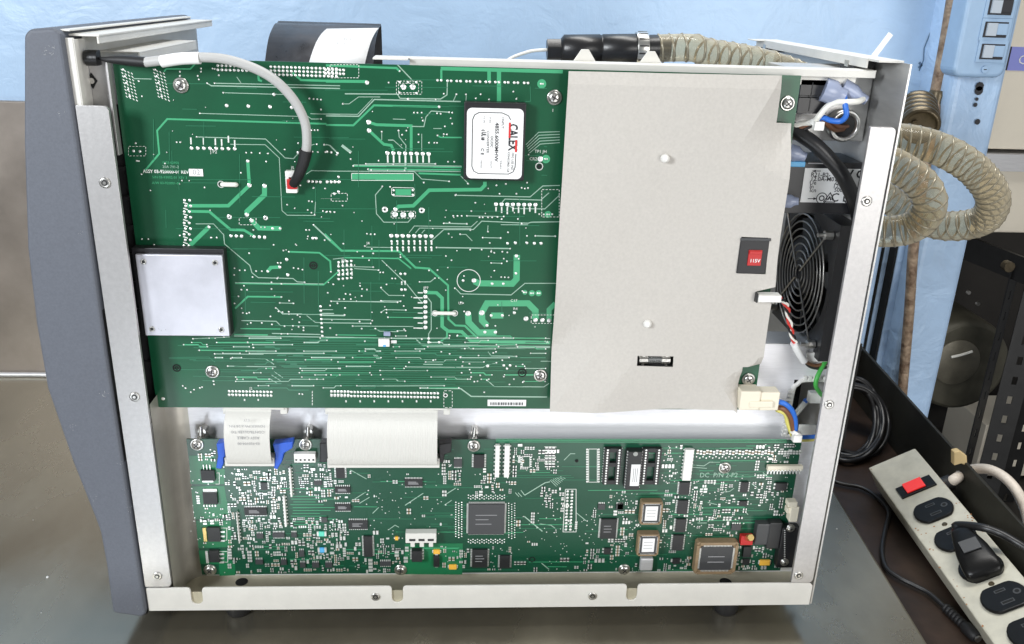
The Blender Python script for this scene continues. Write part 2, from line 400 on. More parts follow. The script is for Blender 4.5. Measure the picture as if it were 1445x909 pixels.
# left post
def rpoly(u0, v0, u1, v1, u2, v2, u3, v3, Y): return [(p.x, p.z) for p in (at(u0, v0, Y), at(u1, v1, Y), at(u2, v2, Y), at(u3, v3, Y))]
def plate_post(name, x0, x1, z0, z1, Y, th, matn, parent, r=.004):
    b = MB(); pts = []
    for (cx, cz, a0) in ((x1-r, z1-r, 0), (x0+r*.3, z1-r*.3, 90), (x0+r*.3, z0+r*.3, 180), (x1-r, z0+r, 270)):
        rr = r if a0 in (0, 270) else r*.3
        for k in range(5):
            t = math.radians(a0+22.5*k); pts.append((cx+rr*math.cos(t), cz+rr*math.sin(t)))
    b.prism(pts, Y, Y+th); return obj(name, b, matn, parent, bevel=.0004)
lp = plate_post('left_post', XL+.0015, -.2630, -.5235, -.0905, -.0035, .0035, 'alu_post', ins)
rp = plate_post('right_post', .3190, .3402, -.5245, -.0925, -.0035, .0035, 'alu_post', ins)
def rivet_mesh():
    b = MB(); b.lathe((0, 0, 0), (0, -1, 0), [(.0042, -.0002), (.0042, .0007), (.0033, .0010), (.0026, .0008)], 18)
    b.cyl((0, -.0007, 0), (0, -1, 0), .0024, .0003, 12, m=1, smooth=False); b.lathe((0, -.0008, 0), (0, -1, 0), [(.0013, 0), (.0013, .0005)], 8, m=0)
    return b.mesh('rivet_nut', ['screw_steel', 'screw_dark'])
RV = rivet_mesh()
for par, l in ((lp, ((148, 258), (190, 560), (222, 813))), (rp, ((1223, 284), (1170, 571), (1127, 812)))):
    for u, v in l:
        p = at(u, v, -.0037); obj('rivet_nut', RV, None, par, loc=p)
# bottom rail with notches
def rail():
    b = MB(); z0, z1 = ZB, ZR; x = XL+.001
    cuts = [(278, 8), (561, 8), (891, 8)]; pts = [(x, z0)]
    pts.append((XR+.001, z0)); pts.append((XR+.001, z1-.003)); pts.append((XR-.002, z1))
    for u, hw in reversed(cuts):
        p = at(u, 838, 0); h = .0052; zb = z1-.0135
        pts += [(p.x+h+.003, z1), (p.x+h+.0008, z1-.0008), (p.x+h, z1-.003), (p.x+h, zb)]
        for k in range(1, 6):
            t = -math.pi*k/6; pts.append((p.x+h*math.cos(t), zb+h*math.sin(t)))
        pts += [(p.x-h, zb), (p.x-h, z1-.003), (p.x-h-.0008, z1-.0008), (p.x-h-.003, z1)]
    pts.append((x, z1)); b.prism(pts, -.0015, .0005)
    return b
rl = obj('bottom_rail', rail(), 'painted_rail', ins, bevel=.0004)
for u, v in ((530, 842), (836, 841)):
    obj('rivet_nut', RV, None, rl, loc=at(u, v, -.0017))
b = MB(); b.box(XL+.002, XR, .0012, .31, ZB+.001, ZB+.0035); fl = obj('floor_pan', b, 'zinc_floor', ins)
b = MB(); b.box(XL+.0017, XR, .0006, .0012, ZB-.0005, ZR-.006)   # inner lip seen in the notches
obj('inner_lip', b, 'zinc_floor', ins)
b = MB()
for u, v in ((341, 821), (1024, 821)):
    p = onz(u, v, ZB+.0037); b.cyl((p.x, p.y, ZB+.0034), (0, 0, 1), .006, .0003, 20, smooth=False)
obj('floor_hole', b, 'hole_black', fl)
for u, v in ((333, 870), (1028, 868)):
    p = onz(u, v, TZ+.003); b = MB()
    b.lathe((p.x, p.y+.012, TZ+.0005), (0, 0, 1), [(.011, 0), (.0125, .004), (.0125, .016), (.011, .0235)], 20); obj('foot', b, 'black_rubber', ins)
for xx, yy in ((-.24, .28), (.28, .28)):
    b = MB(); b.lathe((xx, yy, TZ+.0005), (0, 0, 1), [(.011, 0), (.0125, .004), (.0125, .016), (.011, .0235)], 20); obj('foot', b, 'black_rubber', ins)
# inner bright sheet (partition) with opening at rear
YS = .046
zs = at(1100, 487, YS).z; xs = at(1040, 487, YS).x
g0 = at(1121, 536, YS); g1 = at(1166, 614, YS)
b = MB()
b.box(XL+.0017, xs, YS, YS+.0015, ZB+.0035, -.062)
b.box(xs, g0.x, YS, YS+.0015, ZB+.0035, zs); b.box(g0.x, g1.x, YS, YS+.0015, g0.z, zs); b.box(g0.x, g1.x, YS, YS+.0015, ZB+.0035, g1.z)
b.box(g1.x, XR+.001, YS, YS+.0015, ZB+.0035, zs)
sheet = obj('inner_partition', b, 'alu_sheet', ins)
b = MB(); b.box(xs, XR+.001, YS-.001, YS+.03, zs, zs+.0015); obj('partition_flange', b, 'alu', sheet)
b = MB()   # toothed grommet round the opening
pth = [(g1.x-.004, g0.z), (g0.x+.010, g0.z), (g0.x+.0035, g0.z-.004), (g0.x, g0.z-.012), (g0.x, g1.z+.004), (g0.x+.002, g1.z), (g1.x, g1.z)]
b.tube([(x, YS-.0006, z) for x, z in pth], .0022, 6, sub=4)
for i in range(12):
    z = g0.z-.010-i*(g0.z-g1.z-.012)/11; b.box(g0.x-.0045, g0.x+.0005, YS-.0028, YS-.0004, z, z-.0021)
for i in range(7):
    x = g0.x+.008+i*.0045; b.box(x, x+.0026, YS-.0028, YS-.0004, g0.z-.0005, g0.z+.0045)
obj('edge_grommet', b, 'white_plastic', sheet)
# curved end of the front compartment: folded strip left of the boards
b = MB(); prof = []
x0 = -.2630
for k in range(9):
    t = math.radians(90*k/8); prof.append((x0+.016-.016*math.cos(t), YS-.0003-.016+.016*math.sin(t)))
pts = [(x0, .001)]+prof
lo, hi = ZB+.0036, at(250, 579, .03).z+.02
vs = [(x, y, z) for z in (lo, hi) for x, y in pts]; n = len(pts)
b.add(vs, [(i, i+1, i+1+n, i+n) for i in range(n-1)], 0, True); 
obj('folded_end_strip', b, 'warm_alu', ins)
# black slotted strip behind left post
b = MB(); b.box(-.2865, -.2645, .026, .028, -.37, -.093)
for i in range(9): b.box(-.274, -.2655, .0225, .026, -.12-i*.024, -.117-i*.024)
obj('vent_strip', b, 'black_plastic', ins)
# far side panel and rear wall, top members
b = MB(); b.box(XL, XR+.002, .31, .3115, ZB+.001, -.12); obj('far_side_panel', b, 'alu', ins)
RWX = .3428
b = MB(); b.box(RWX, RWX+.0015, -.001, .308, ZB+.001, ZT); rw = obj('rear_wall', b, 'steel_rear', ins)
b = MB(); b.box(RWX-.019, RWX+.0014, .012, .312, ZT-.0002, ZT+.0016); b.box(RWX-.0205, RWX-.019, .03, .312, ZT-.006, ZT+.0016)
b.box(RWX-.03, RWX-.019, .285, .314, ZT+.0004, ZT+.0013)
obj('rear_top_flange', b, 'painted_rail', ins, bevel=.0003)
for yy in (.055, .27):
    b = MB(); b.box(RWX-.0195, RWX-.0025, yy, yy+.028, ZT-.0095, ZT-.0010, 0); b.box(RWX-.021, RWX-.0185, yy+.008, yy+.016, ZT-.0075, ZT-.0025, 1)
    obj('clip_nut', b, ['screw_dark', 'screw_steel'], rw)
p = at(1290, 76, .05); b = MB(); b.box(-.0022, .0022, -.0005, .0005, 0, .022)
o = obj('tape_tab', b, 'label_white', ins); o.matrix_basis = Matrix.Translation((RWX-.002, .06, ZT+.001)) @ Matrix.Rotation(.55, 4, 'Y')
# front top member (left)
b = MB(); b.box(XL-.002, XL+.022, .006, .315, ZT+.003, ZT+.0045); b.box(XL+.020, XL+.0215, .006, .315, ZT-.002, ZT+.003)
b.box(XL-.008, XL+.004, .0, .30, ZT+.0065, ZT+.0078); b.box(XL-.008, XL-.0065, .0, .30, ZT, ZT+.0065)
obj('front_top_flange', b, 'painted_rail', ins, bevel=.0003)
b = MB(); b.box(XL+.003, XL+.0045, .022, .315, -.092, ZT+.002); obj('front_top_web', b, 'painted_rail', ins)
zsh = at(200, 66, .10).z; xsh = at(278, 70, .20).x; b = MB(); b.box(XL+.0045, xsh, .045, .20, zsh-.0014, zsh); b.box(xsh-.0014, xsh, .045, .20, zsh-.008, zsh-.0014); obj('cable_shelf', b, 'painted_rail', ins, bevel=.0003)
b = MB(); b.box(XL+.0002, XL+.0058, -.0015, .002, -.0935, ZT+.002); b.box(XL+.0058, XL+.0066, -.0013, .018, -.093, ZT+.001)
obj('corner_strip', b, 'painted_rail', ins, bevel=.0004)
b = MB(); b.box(XL+.0066, -.2672, .018, .0195, -.12, -.058); b.box(-.2672, -.2655, .012, .0195, -.13, -.058)
ch = obj('corner_channel', b, 'alu_post', ins, bevel=.0003)
p = at(130, 114, .0178); b = MB(); b.prism([(p.x-.004, p.z), (p.x, p.z-.006), (p.x+.004, p.z), (p.x, p.z+.006)], .0174, .0178)
obj('slot_hole', b, 'hole_black', ch); b = MB(); b.cyl((p.x, .0174, p.z), (0, -1, 0), .0022, .001, 12); obj('rivet', b, 'screw_steel', ch)
p = at(130, 82, .012); b = MB(); b.cyl((p.x-.004, .011, p.z), (1, 0, .0), .0052, .009, 14); b.box(p.x-.005, p.x+.0045, .0105, .018, p.z-.0055, p.z+.0055)
obj('cable_clamp', b, 'black_plastic', ch, bevel=.0008)
# top rail of the partition
p0 = at(527, 80, .03); p1 = at(1236, 108, .03)
b = MB(); ztr = p0.z
b.box(p0.x, p1.x, .030, .046, ztr-.0016, ztr); b.box(p0.x+.028, p1.x-.001, .0285, .030, ztr-.006, ztr-.0004)
b.box(p0.x, p0.x+.027, .022, .030, ztr-.0016, ztr-.0002)
tr_ = obj('top_rail', b, 'painted_rail', ins, bevel=.0004)
for u in (826, 920):
    q = at(u, 84, .04); b = MB()
    b.prism([(q.x-.009, ztr), (q.x-.003, ztr+.009), (q.x+.003, ztr+.009), (q.x+.009, ztr)], .044, .0455); obj('rail_tab', b, 'painted_rail', tr_, bevel=.0004)
b = MB(); q = at(1195, 108, .04); b.box(at(1130, 110, .034).x, at(1208, 110, .034).x, .034, .0352, ztr-.013, ztr-.002); obj('rail_skirt', b, 'painted_rail', tr_)

# ================================================================== upper circuit board
YU = .020
pa = at(160, 90, YU); pb = at(1130, 112, YU); pc = at(775, 577, YU)
UX0, UX1, UZ1, UZ0 = -.2645, pb.x, at(700, 100, YU).z+.0025, pc.z
b = MB(); b.box(UX0, UX1, YU, YU+.0016, UZ0, UZ1)
ub = obj('upper_circuit_board', b, 'pcb_green', ins)
OFF = [0]
def yoff(base):
    OFF[0] += 1; return base-OFF[0]*1.0e-7
fine = MB(); pads = MB(); silk = MB(); wide_n = [0]
def trace(c, wd, pts, kind=None, par=None, Y=YU, fm=None):
    q = [P(c, x, y, Y) for x, y in pts]; u, v = px(c, *pts[0]); s = pxm(u, v, Y)
    xz = [(p.x, p.z) for p in q]; kind = kind or ('g' if wd >= 2.4 else 'l')
    if wd >= 2.4 and par is not False:
        b = MB(); b.strip(xz, wd*s, yoff(Y-.00018)); obj('copper_trace', b, 'trace_green' if kind == 'g' else 'trace_light', par or ub)
        b = fm or fine
        if wd > 3.5:   # bright etched outline
            for sg in (-1, 1):
                pass
    else:
        (fm or fine).strip(xz, max(wd, .85)*s, yoff(Y-.00022), {'l': 0, 'g': 1, 'd': 2}[kind])
def pad(c, x, y, r=1.5, Y=YU, m=0, mb=None):
    p = P(c, x, y, Y); u, v = px(c, x, y); s = pxm(u, v, Y)
    (mb or pads).disc(p.x, yoff(Y-.00026), p.z, r*s, 8, m, h=.0004)
def prow(c, x0, y0, dx, dy, n, r=1.5, m=0, Y=YU, mb=None):
    for i in range(n): pad(c, x0+dx*i, y0+dy*i, r, Y, m, mb)
def dash(c, x0, y0, x1, y1, Y=YU, n=6, mb=None, wd=.8):
    mb = mb or silk; s = pxm(*px(c, x0, y0), Y)
    for (ax, ay, bx_, by) in ((x0, y0, x1, y0), (x1, y0, x1, y1), (x1, y1, x0, y1), (x0, y1, x0, y0)):
        k = max(2, int(math.hypot(bx_-ax, by-ay)/14))
        for i in range(k):
            t0, t1 = (i+.12)/k, (i+.72)/k
            p = P(c, ax+(bx_-ax)*t0, ay+(by-ay)*t0, Y); q = P(c, ax+(bx_-ax)*t1, ay+(by-ay)*t1, Y)
            mb.strip([(p.x, p.z), (q.x, q.z)], wd*s, yoff(Y-.00024))
def sline(c, pts, wd=.9, Y=YU, mb=None):
    q = [P(c, x, y, Y) for x, y in pts]; s = pxm(*px(c, *pts[0]), Y)
    (mb or silk).strip([(p.x, p.z) for p in q], wd*s, yoff(Y-.00024))
G = 'g'
TR = [
(2, 2.5, [(180,580),(252,495),(242,385),(290,330),(1046,353)]), (3, 2.8, [(0,358),(130,360),(228,265),(540,272)]),
(2, 4.6, [(672,530),(680,640)]), (2, 5, [(680,645),(580,742),(385,742)]), (2, 7, [(752,650),(752,690),(668,770),(668,785)]),
(2, 4, [(385,768),(490,770),(590,855),(655,858),(700,885)]), (2, 7, [(690,810),(725,848),(830,850)]), (2, 6, [(488,843),(420,909),(345,985)]),
(2, 1.2, [(430,415),(757,425),(850,515),(890,518),(915,490)]), (2, 1, [(590,450),(755,452),(822,515),(835,765),(860,787),(990,788),(995,712)]),
(2, 1, [(445,303),(930,318)]), (2, 1, [(556,205),(895,215)]), (2, 1.5, [(480,160),(500,172),(1111,185)]), (2, 1.2, [(515,160),(1111,172)]), (2, 1, [(620,130),(640,158)]),
(2, 1, [(950,592),(975,575),(1111,578)]), (2, 2, [(985,833),(1065,909)]), (2, 1, [(425,828),(510,828),(558,880),(560,909)]), (2, 1, [(970,305),(1111,308)]), (2, 1, [(970,455),(990,450)]),
(2, 1, [(1035,452),(1060,455),(1095,490)]), (2, 1, [(940,305),(975,330),(1015,330)]),
(2, 3, [(885,110),(925,145),(1060,149)]), (2, 3, [(720,105),(725,145),(740,150)]), (2, 2, [(275,105),(285,92),(400,92),(430,60)], G), (2, 1, [(130,138),(215,140)]),
(3, 5, [(545,90),(1125,105)]), (3, 3, [(548,93),(548,145)]), (3, 5, [(775,100),(775,150)]), (3, 6, [(822,100),(822,245)]),
(3, 3, [(0,75),(335,88),(352,105)]), (3, 1.5, [(340,72),(412,148)]), (3, 4, [(0,150),(195,152)]), (3, 1.6, [(90,210),(340,212)]), (3, 1.5, [(340,212),(352,232),(545,235),(575,215),(577,150)]),
(3, 1, [(80,258),(110,258),(155,225),(258,225)]), (3, 1.6, [(0,315),(155,317),(230,237),(640,247)]), (3, .9, [(0,306),(150,308),(222,233)]),
(3, 4, [(203,345),(240,357),(405,362),(405,480)]), (3, 4, [(205,385),(275,450),(310,455),(322,480)]), (3, 1.2, [(345,385),(348,415),(380,455),(378,490)]), (3, 1, [(265,390),(265,430)]),
(3, 1, [(318,330),(378,332)]), (3, 1.3, [(408,365),(465,366),(475,320),(500,292),(590,298)]), (3, 2, [(530,408),(545,417),(645,418)], G), (3, 1, [(510,375),(550,375)]), (3, 1.5, [(295,430),(320,430)]), (3, 1, [(320,430),(365,470)]),
(3, 2, [(130,553),(645,560)], G), (3, 1.2, [(130,548),(645,554)]), (3, 1.5, [(190,543),(520,543)]), (3, 2, [(200,568),(640,572)], G), (3, 1, [(200,573),(640,580)]), (3, 2.5, [(440,588),(640,595)]), (3, 1, [(0,577),(420,580)]), (3, 1, [(420,580),(455,615),(580,625)]), (3, 3, [(378,500),(378,570)], 'l'),
(3, 10, [(122,605),(415,606)]), (3, 4, [(75,455),(120,490)], 'l'), (3, 1, [(0,450),(20,455),(55,490)]), (3, 9, [(330,677),(405,678)]),
(3, 1.2, [(270,650),(235,690),(240,780),(275,820),(390,820),(408,800)]), (3, 5, [(330,760),(345,745),(415,742),(490,668),(735,665),(755,645),(755,628)]),
(3, 1.2, [(615,692),(970,700),(1030,648),(1111,645)]), (3, 1.2, [(830,735),(850,710),(1020,715),(1060,680)]), (3, 1.2, [(860,735),(890,755),(1040,757),(1111,690)]),
(3, 1, [(670,790),(845,793)]), (3, 1.5, [(560,825),(670,828)]), (3, 1.3, [(500,909),(560,855),(700,855),(740,815),(960,825),(975,820),(1111,818)]), (3, 1, [(830,832),(960,832)]),
(3, 1, [(395,870),(420,838),(690,842),(720,815)]), (3, 1, [(425,872),(445,848),(690,850)]), (3, 1, [(455,872),(470,856)]), (3, 1, [(640,878),(665,878),(695,909)]), (3, 1, [(770,835),(768,862)]), (3, 1, [(745,893),(830,895)]), (3, 1.5, [(1000,885),(1090,887)]),
(3, 1, [(605,245),(618,215)]), (3, 1, [(665,245),(667,212)]), (3, 1, [(455,400),(455,480)]), (3, 1, [(640,600),(680,640)]), (3, 1, [(970,175),(972,245),(945,248)], 'd'),
(4, 1.2, [(490,0),(495,48),(615,150),(625,185),(655,208),(820,212),(840,228),(875,230)]), (4, 2, [(545,235),(965,242),(1035,180)], G), (4, 1, [(545,232),(965,238)]), (4, 2.5, [(545,355),(605,298),(765,300)]), (4, 2.5, [(800,85),(945,90),(997,130),(1000,180)]),
(4, 3, [(970,0),(1050,80),(1111,80)]), (4, 5, [(700,178),(715,160),(755,158)]), (4, 1, [(755,328),(822,330)]), (4, 1.2, [(1000,320),(1250,322)]), (4, 1.5, [(740,352),(770,380),(950,382)]),
(4, 1.2, [(575,412),(740,415),(760,435),(940,437)]), (4, 1, [(885,388),(925,420),(950,422)]), (4, 1.3, [(720,473),(950,478)]), (4, 1, [(955,360),(1010,360)]), (4, 1.4, [(955,378),(1015,378)]), (4, 2, [(955,386),(1065,388)], 'l'), (4, 1.2, [(955,405),(1190,408)]), (4, 1.2, [(955,422),(1185,425)]),
(4, 1.5, [(570,450),(760,452)], G), (4, 1, [(345,498),(520,490)]), (4, 1.2, [(540,485),(1111,492)]), (4, 2, [(540,478),(700,480)], G), (4, 1, [(230,588),(420,585),(450,610)], 'd'), (4, 1.6, [(375,553),(690,556)], G), (4, 1, [(448,570),(680,572)]), (4, 1.2, [(525,592),(690,594),(730,620)]), (4, 1.2, [(510,628),(740,632)]), (4, 1, [(1010,120),(1080,112),(1111,115)]),
(5, 3, [(0,15),(75,80),(345,82),(425,160),(490,165),(580,245),(582,405),(615,435),(660,437),(715,490)]), (5, 2, [(85,113),(345,117),(405,165)], G), (5, 5, [(470,278),(525,280),(552,305),(552,440),(580,462),(645,465),(690,510),(1065,517)]), (5, 2.5, [(575,465),(575,490),(545,510)]),
(5, 1.2, [(445,228),(495,228),(518,210)]), (5, 1.2, [(480,300),(500,325),(500,455),(488,475),(488,515)]), (5, 1.6, [(525,65),(875,70)]), (5, 1, [(785,138),(835,140)]), (5, 1, [(745,18),(830,20)]),
(5, 9, [(705,225),(725,235),(885,237),(905,215),(907,100)]), (5, 9, [(675,378),(678,420),(725,468),(810,468)]), (5, 9, [(765,436),(742,412),(740,375),(765,330),(960,330),(995,365),(995,405)]), (5, 9, [(785,388),(843,388)]), (5, 7, [(1060,410),(1060,360),(1090,330)]),
(5, 1.2, [(612,255),(640,285),(880,290),(945,235),(1095,235)]), (5, 1.2, [(265,125),(385,240),(425,290),(455,325),(470,328)]), (5, 1.2, [(295,396),(470,398)], G), (5, 1, [(125,438),(415,440)]), (5, 1.2, [(260,318),(355,320)]), (5, 1, [(20,320),(340,325)]), (5, 1, [(265,370),(280,360),(380,362)]), (5, 1, [(258,255),(298,292),(370,293)]), (5, 1.3, [(50,480),(240,482)], G), (5, 1, [(235,450),(255,462),(335,465),(345,460),(378,460)]),
(5, 1.6, [(0,492),(425,497),(450,522),(490,523)]), (5, 1.2, [(425,497),(455,528),(1065,535)]), (5, 1.8, [(460,533),(820,536)], G), (5, 1.2, [(1065,540),(640,545)]), (5, 1.2, [(765,695),(800,725),(1035,727),(1060,710)]), (5, 1.8, [(448,732),(640,735),(690,772),(1050,775)]), (5, 1.2, [(845,493),(1065,497)]), (5, 1.5, [(462,619),(555,620)]), (5, 1, [(380,632),(745,635),(770,620),(805,615)]), (5, 1, [(770,560),(785,580),(905,582)]), (5, 1, [(1020,605),(1070,605)]), (5, 1, [(190,63),(305,65)]), (5, 1, [(135,60),(135,60.1)]), (5, 1, [(135,165),(250,172)]), (5, 1, [(80,155),(225,158)]),
]
for t in TR: trace(*t)
for i in range(5): trace(3, 1, [(950+4*i, 452+10*i), (1010+2*i, 393+14*i), (1111, 390+13*i)])
for i in range(3): trace('m', 1, [(90+i*16, 700-i*22), (150+i*14, 735-i*20)]); trace('m', 1, [(755+i*10, 545), (785+i*10, 575)])
# pad rows and arrays
for r_ in range(2): prow(2, 530, 76+r_*20, 19.5, .55, 11, 2.1)
for r_ in range(3): prow(2, 782, 82+r_*18, 19.5, .6, 17, 2.1)
for r_ in range(2): prow(3, 84-17*5, 96+r_*18, 17, .3, 6, 2.1)
dash(3, 20, 72, 156, 134)
for bx0 in (70, 222):
    for r_ in range(9):
        for c_ in range(4): 
            sline(2, [(bx0+c_*16+r_*3, 92+r_*16+c_*6), (bx0+8+c_*16+r_*3, 100+r_*16+c_*6)], 1.2)
        if r_ % 2 == 0: pad(2, bx0+10+r_*4, 95+r_*16, 1.7)
dash(2, 106, 460, 188, 505); pad(2, 130, 482, 2); pad(2, 160, 484, 2); pad(2, 140, 445, 1.5); sline(2, [(142,528),(160,530)], 2)
prow(2, 405, 468, 29.3, .5, 8, 2.6)
for x, y in ((402,418),(462,420),(518,422),(548,425),(580,410),(610,430)): sline(2, [(x,y),(x+1,y+32)], 2)
prow(2, 572, 266, 103, 3, 4, 2.6)
VIA2 = [(170,222),(155,150),(335,440),(352,440),(665,490),(690,490),(730,492),(768,494),(760,532),(848,475),(912,445),(1000,450),(1035,452),(980,485),(1005,487),(1040,487),(1070,490),(1095,500),(640,585),(467,655),(965,233),(985,235),(1003,236),(1020,238),(975,383),(1005,383),(990,383),(1020,285),(1020,330),(985,657),(1040,660),(860,737),(950,857),(965,857),(1045,772),(1065,772),(1085,772),(500,893),(525,893),(170,900),(200,900),(350,883),(480,160),(515,160),(556,205),(445,303),(430,415),(895,215),(350,105),(350,125),(435,125),(440,142),(450,90),(450,105),(505,90),(515,92),(535,122),(168,592),(963,720),(978,722),(975,775),(990,785),(985,833),(922,645)]
for x, y in VIA2: pad(2, x, y, 1.35)
for x, y, r in ((680,645,3.2),(752,648,3.2),(585,795,3.6),(757,800,3.4),(672,530,2.4),(488,843,2.2),(790,850,2),(826,850,2),(668,785,3),(690,812,3),(797,213,2.4),(912,490,2.2)): pad(2, x, y, r)
prow(2, 595, 885, 25, 0, 3, 2); prow(2, 703, 888, 25, 1, 3, 2.1); prow(2, 960, 626, 19, 1, 4, 2.2); prow(2, 1050, 628, 19, 0, 4, 2.2)
dash(2, 632, 798, 712, 832); sline(2, [(1020,708),(1111,708)], .1)
for i in range(9):
    for x in (372, 396): pad(2, x+(i % 2)*6-i*.3, 716+i*27, 2.1)
    sline(2, [(366,726+i*27),(388,734+i*27)], 1.6)
# crop 3
prow(3, 530, 146, 18, .4, 2, 1.9)
for x in (578,595,622,640,668,685,712,732,760,778,805,822,850,866,895,912,942,960): pad(3, x, 147+(x-530)*.028, 2)
dash(3, 335, 150, 455, 212); dash(3, 345, 160, 440, 205); pad(3, 368, 178, 4); pad(3, 412, 178, 4)
for x, y in ((350,155),(390,155),(430,155),(350,205),(390,235),(430,207)): pad(3, x, y, 1.8)
prow(3, 292, 492, 28, .6, 8, 3); prow(3, 808, 735, 26.7, .4, 8, 3); prow(3, 310, 885, 27.3, .3, 8, 3)
for i in range(8):
    sline(3, [(293+28*i,502),(294+28*i,537)], 2.2); sline(3, [(808+26.7*i,748),(808+26.7*i,770+(i % 3)*6)], 2)
for i in range(8):
    for k in range(2): sline(5, [(312+27*i, 32+k*30), (313+27*i, 52+k*30)], 2.3); pad(5, 312+27*i, 95-60*(1-k)-30*k, 1.8)
for x, y in ((530,408),(560,402),(575,403),(515,443),(490,443),(528,443),(440,403),(440,440),(362,405),(382,385),(265,390),(345,385),(455,300),(435,300),(418,300),(460,338),(528,303),(545,305),(585,298),(600,300),(600,352),(565,365),(268,650),(305,652),(115,490),(117,520),(130,553),(190,543),(215,573),(200,568),(250,528),(320,545),(520,543),(580,533),(610,533),(465,632),(585,626),(675,637),(615,692),(710,728),(825,685),(905,685),(955,632),(945,660),(960,658),(930,657),(890,200),(905,235),(735,213),(712,232),(775,237),(620,213),(665,213),(560,210),(195,162),(298,157),(350,103),(80,258),(605,790),(625,790),(645,790),(670,790),(730,797),(745,797),(770,797),(790,797),(815,795),(845,793),(835,805),(912,805),(560,825),(670,828),(930,827),(865,868),(583,875),(638,877),(770,865),(745,893),(830,895),(955,885),(995,885),(1090,887),(1075,782),(1035,783),(810,645),(855,638),(195,875),(213,877),(232,877),(20,770),(40,772),(5,770)): pad(3, x, y, 1.35)
for x, y in ((5,630),(25,630),(42,630),(60,630),(60,605),(5,485),(25,488),(55,492)): pad(3, x, y, 1.9)
dash(3, 25, 683, 102, 720); pad(3, 40, 685, 2); pad(3, 60, 675, 2)
dash(3, 1025, 665, 1108, 795); dash(3, 310, 768, 425, 800)
for x, y, r in ((328,783,4.2),(367,785,4.2),(405,785,4.2),(280,760,4.4),(455,764,4.2),(203,345,3.4),(205,385,3.2),(322,668,1.8),(322,690,1.8),(413,668,1.8),(413,690,1.8),(1018,520,4),(538,272,2),(330,760,3),(195,157,3)): pad(3, x, y, r)
sline(3, [(312,660),(320,655),(415,657),(423,668),(422,690),(415,697),(320,695),(312,688),(312,660)], .8)
sline(3, [(122,588),(415,589),(415,622),(122,621),(122,588)], .8)
for c, x, y, r in ((3,1025,163,6.5),(3,1045,520,6),(3,1055,783,5),(5,945,278,3.5),(5,978,282,4.5),(5,1010,282,4.5)):
    p = P(c, x, y, YU); fine.disc(p.x, yoff(YU-.00020), p.z, r*pxm(*px(c, x, y), YU), 14, 1); pad(c, x-4, y, 1.5); pad(c, x+6, y, 1.3)
for c, x, y, r in ((3,1013,555,4),(3,280,760,2),(3,455,764,2),(2,585,795,1.5),(2,757,800,1.5),(5,568,767,1.6),(2,546,640,3.6),(5,518,377,3),(5,612,377,3)):
    p = P(c, x, y, YU); pads.ring(p.x, yoff(YU-.0003), p.z, (r+1)*pxm(*px(c, x, y), YU), .0007, 14); pads.disc(p.x, yoff(YU-.00072), p.z, r*.8*pxm(*px(c, x, y), YU), 12, 1)
for x, y in ((985,487),(1000,488),(1020,489),(1035,490)): pass
# crop 4
for x, y in ((160,52),(430,18),(458,18),(612,92),(790,122),(728,52),(542,163),(540,195),(567,173),(592,173),(645,177),(672,177),(628,205),(748,138),(762,138),(823,162),(845,165),(865,170),(795,195),(745,212),(718,230),(765,237),(718,262),(575,265),(602,266),(542,330),(582,375),(600,378),(612,374),(713,392),(738,352),(752,368),(770,372),(800,370),(802,318),(822,330),(757,328),(985,280),(1012,240),(1040,310),(1062,310),(1070,285),(1092,288),(1095,310),(620,423),(672,423),(720,430),(780,438),(820,437),(870,445),(870,458),(997,448),(1068,352),(1065,385),(605,515),(632,540),(345,498),(375,553),(448,570),(525,592),(510,628),(920,18),(297,722),(310,733),(335,752),(350,740),(378,732),(388,728),(850,760),(865,762),(443,700),(445,715),(875,230),(765,300),(800,85),(1000,180),(765,475),(795,475),(492,490)): pad(4, x, y, 1.35)
pad(4, 790, 122, 2.4); pad(4, 795, 195, 2.4); pad(4, 700, 178, 2); pad(4, 757, 158, 2.2); pad(4, 203, 783, 2.6)
prow(4, 525, 10, 25, 1, 3, 2.3); prow(4, 635, 14, 25, 2, 3, 2.3); prow(4, 914, 21, 16, 0, 2, 2.1)
for i in range(4):
    for k in range(5): pad(4, 1037+20*i, 135+20*k-i*2, 1.9); 
    sline(4, [(1036+20*i,140),(1036+20*i,156)], 1.8); sline(4, [(1040+20*i,178),(1041+20*i,198)], 1.6)
prow(4, 951, 345, 1.2, 20, 8, 1.9)
for r_ in range(2): prow(4, 517, 748+r_*17, 16.6, .3, 13, 2.0); prow(5, 26, 750+r_*19, 15.8, .25, 33, 1.95); prow(4, 1003, 748+r_*17, 16, .2, 6, 1.9)
dash(5, -65, 745, -64, 815); dash(5, 560, 745, 600, 825)
for i in range(7): sline(5, [(95+67*i,790),(96+67*i,800)], 2)
for i in range(2): sline(4, [(590+65*i,784),(590+65*i,793)], 2)
# crop 5
prow(5, 472, 275, 0, 24.2, 8, 3)
for i in range(8): sline(5, [(436-(i % 2)*20, 279+24*i), (460, 280+24*i)], 1.7)
for x, y, r in ((703,222,3.4),(905,105,2.6),(903,188,2),(790,237,2),(843,237,2),(675,378,4),(740,375,4),(765,435,2.3),(755,467,2.3),(805,467,2.5),(895,375,2.3),(950,403,3.6),(995,410,3.2),(1028,410,3.2),(1060,412,3.2),(785,388,2.2),(838,388,2.2),(652,222,2),(355,190,2),(376,190,2),(360,265,2),(377,265,2),(863,45,2),(900,43,2.2),(955,43,2),(990,45,2.3),(1022,45,2.3),(768,628,2.3),(845,625,2),(875,625,2),(860,640,1.8),(538,515,2),(488,515,2),(488,497,2),(455,500,1.4)): pad(5, x, y, r)
sline(5, [(360,225),(360,242)], 2); sline(5, [(376,222),(376,242)], 2)
dash(5, 975, 385, 1090, 425)
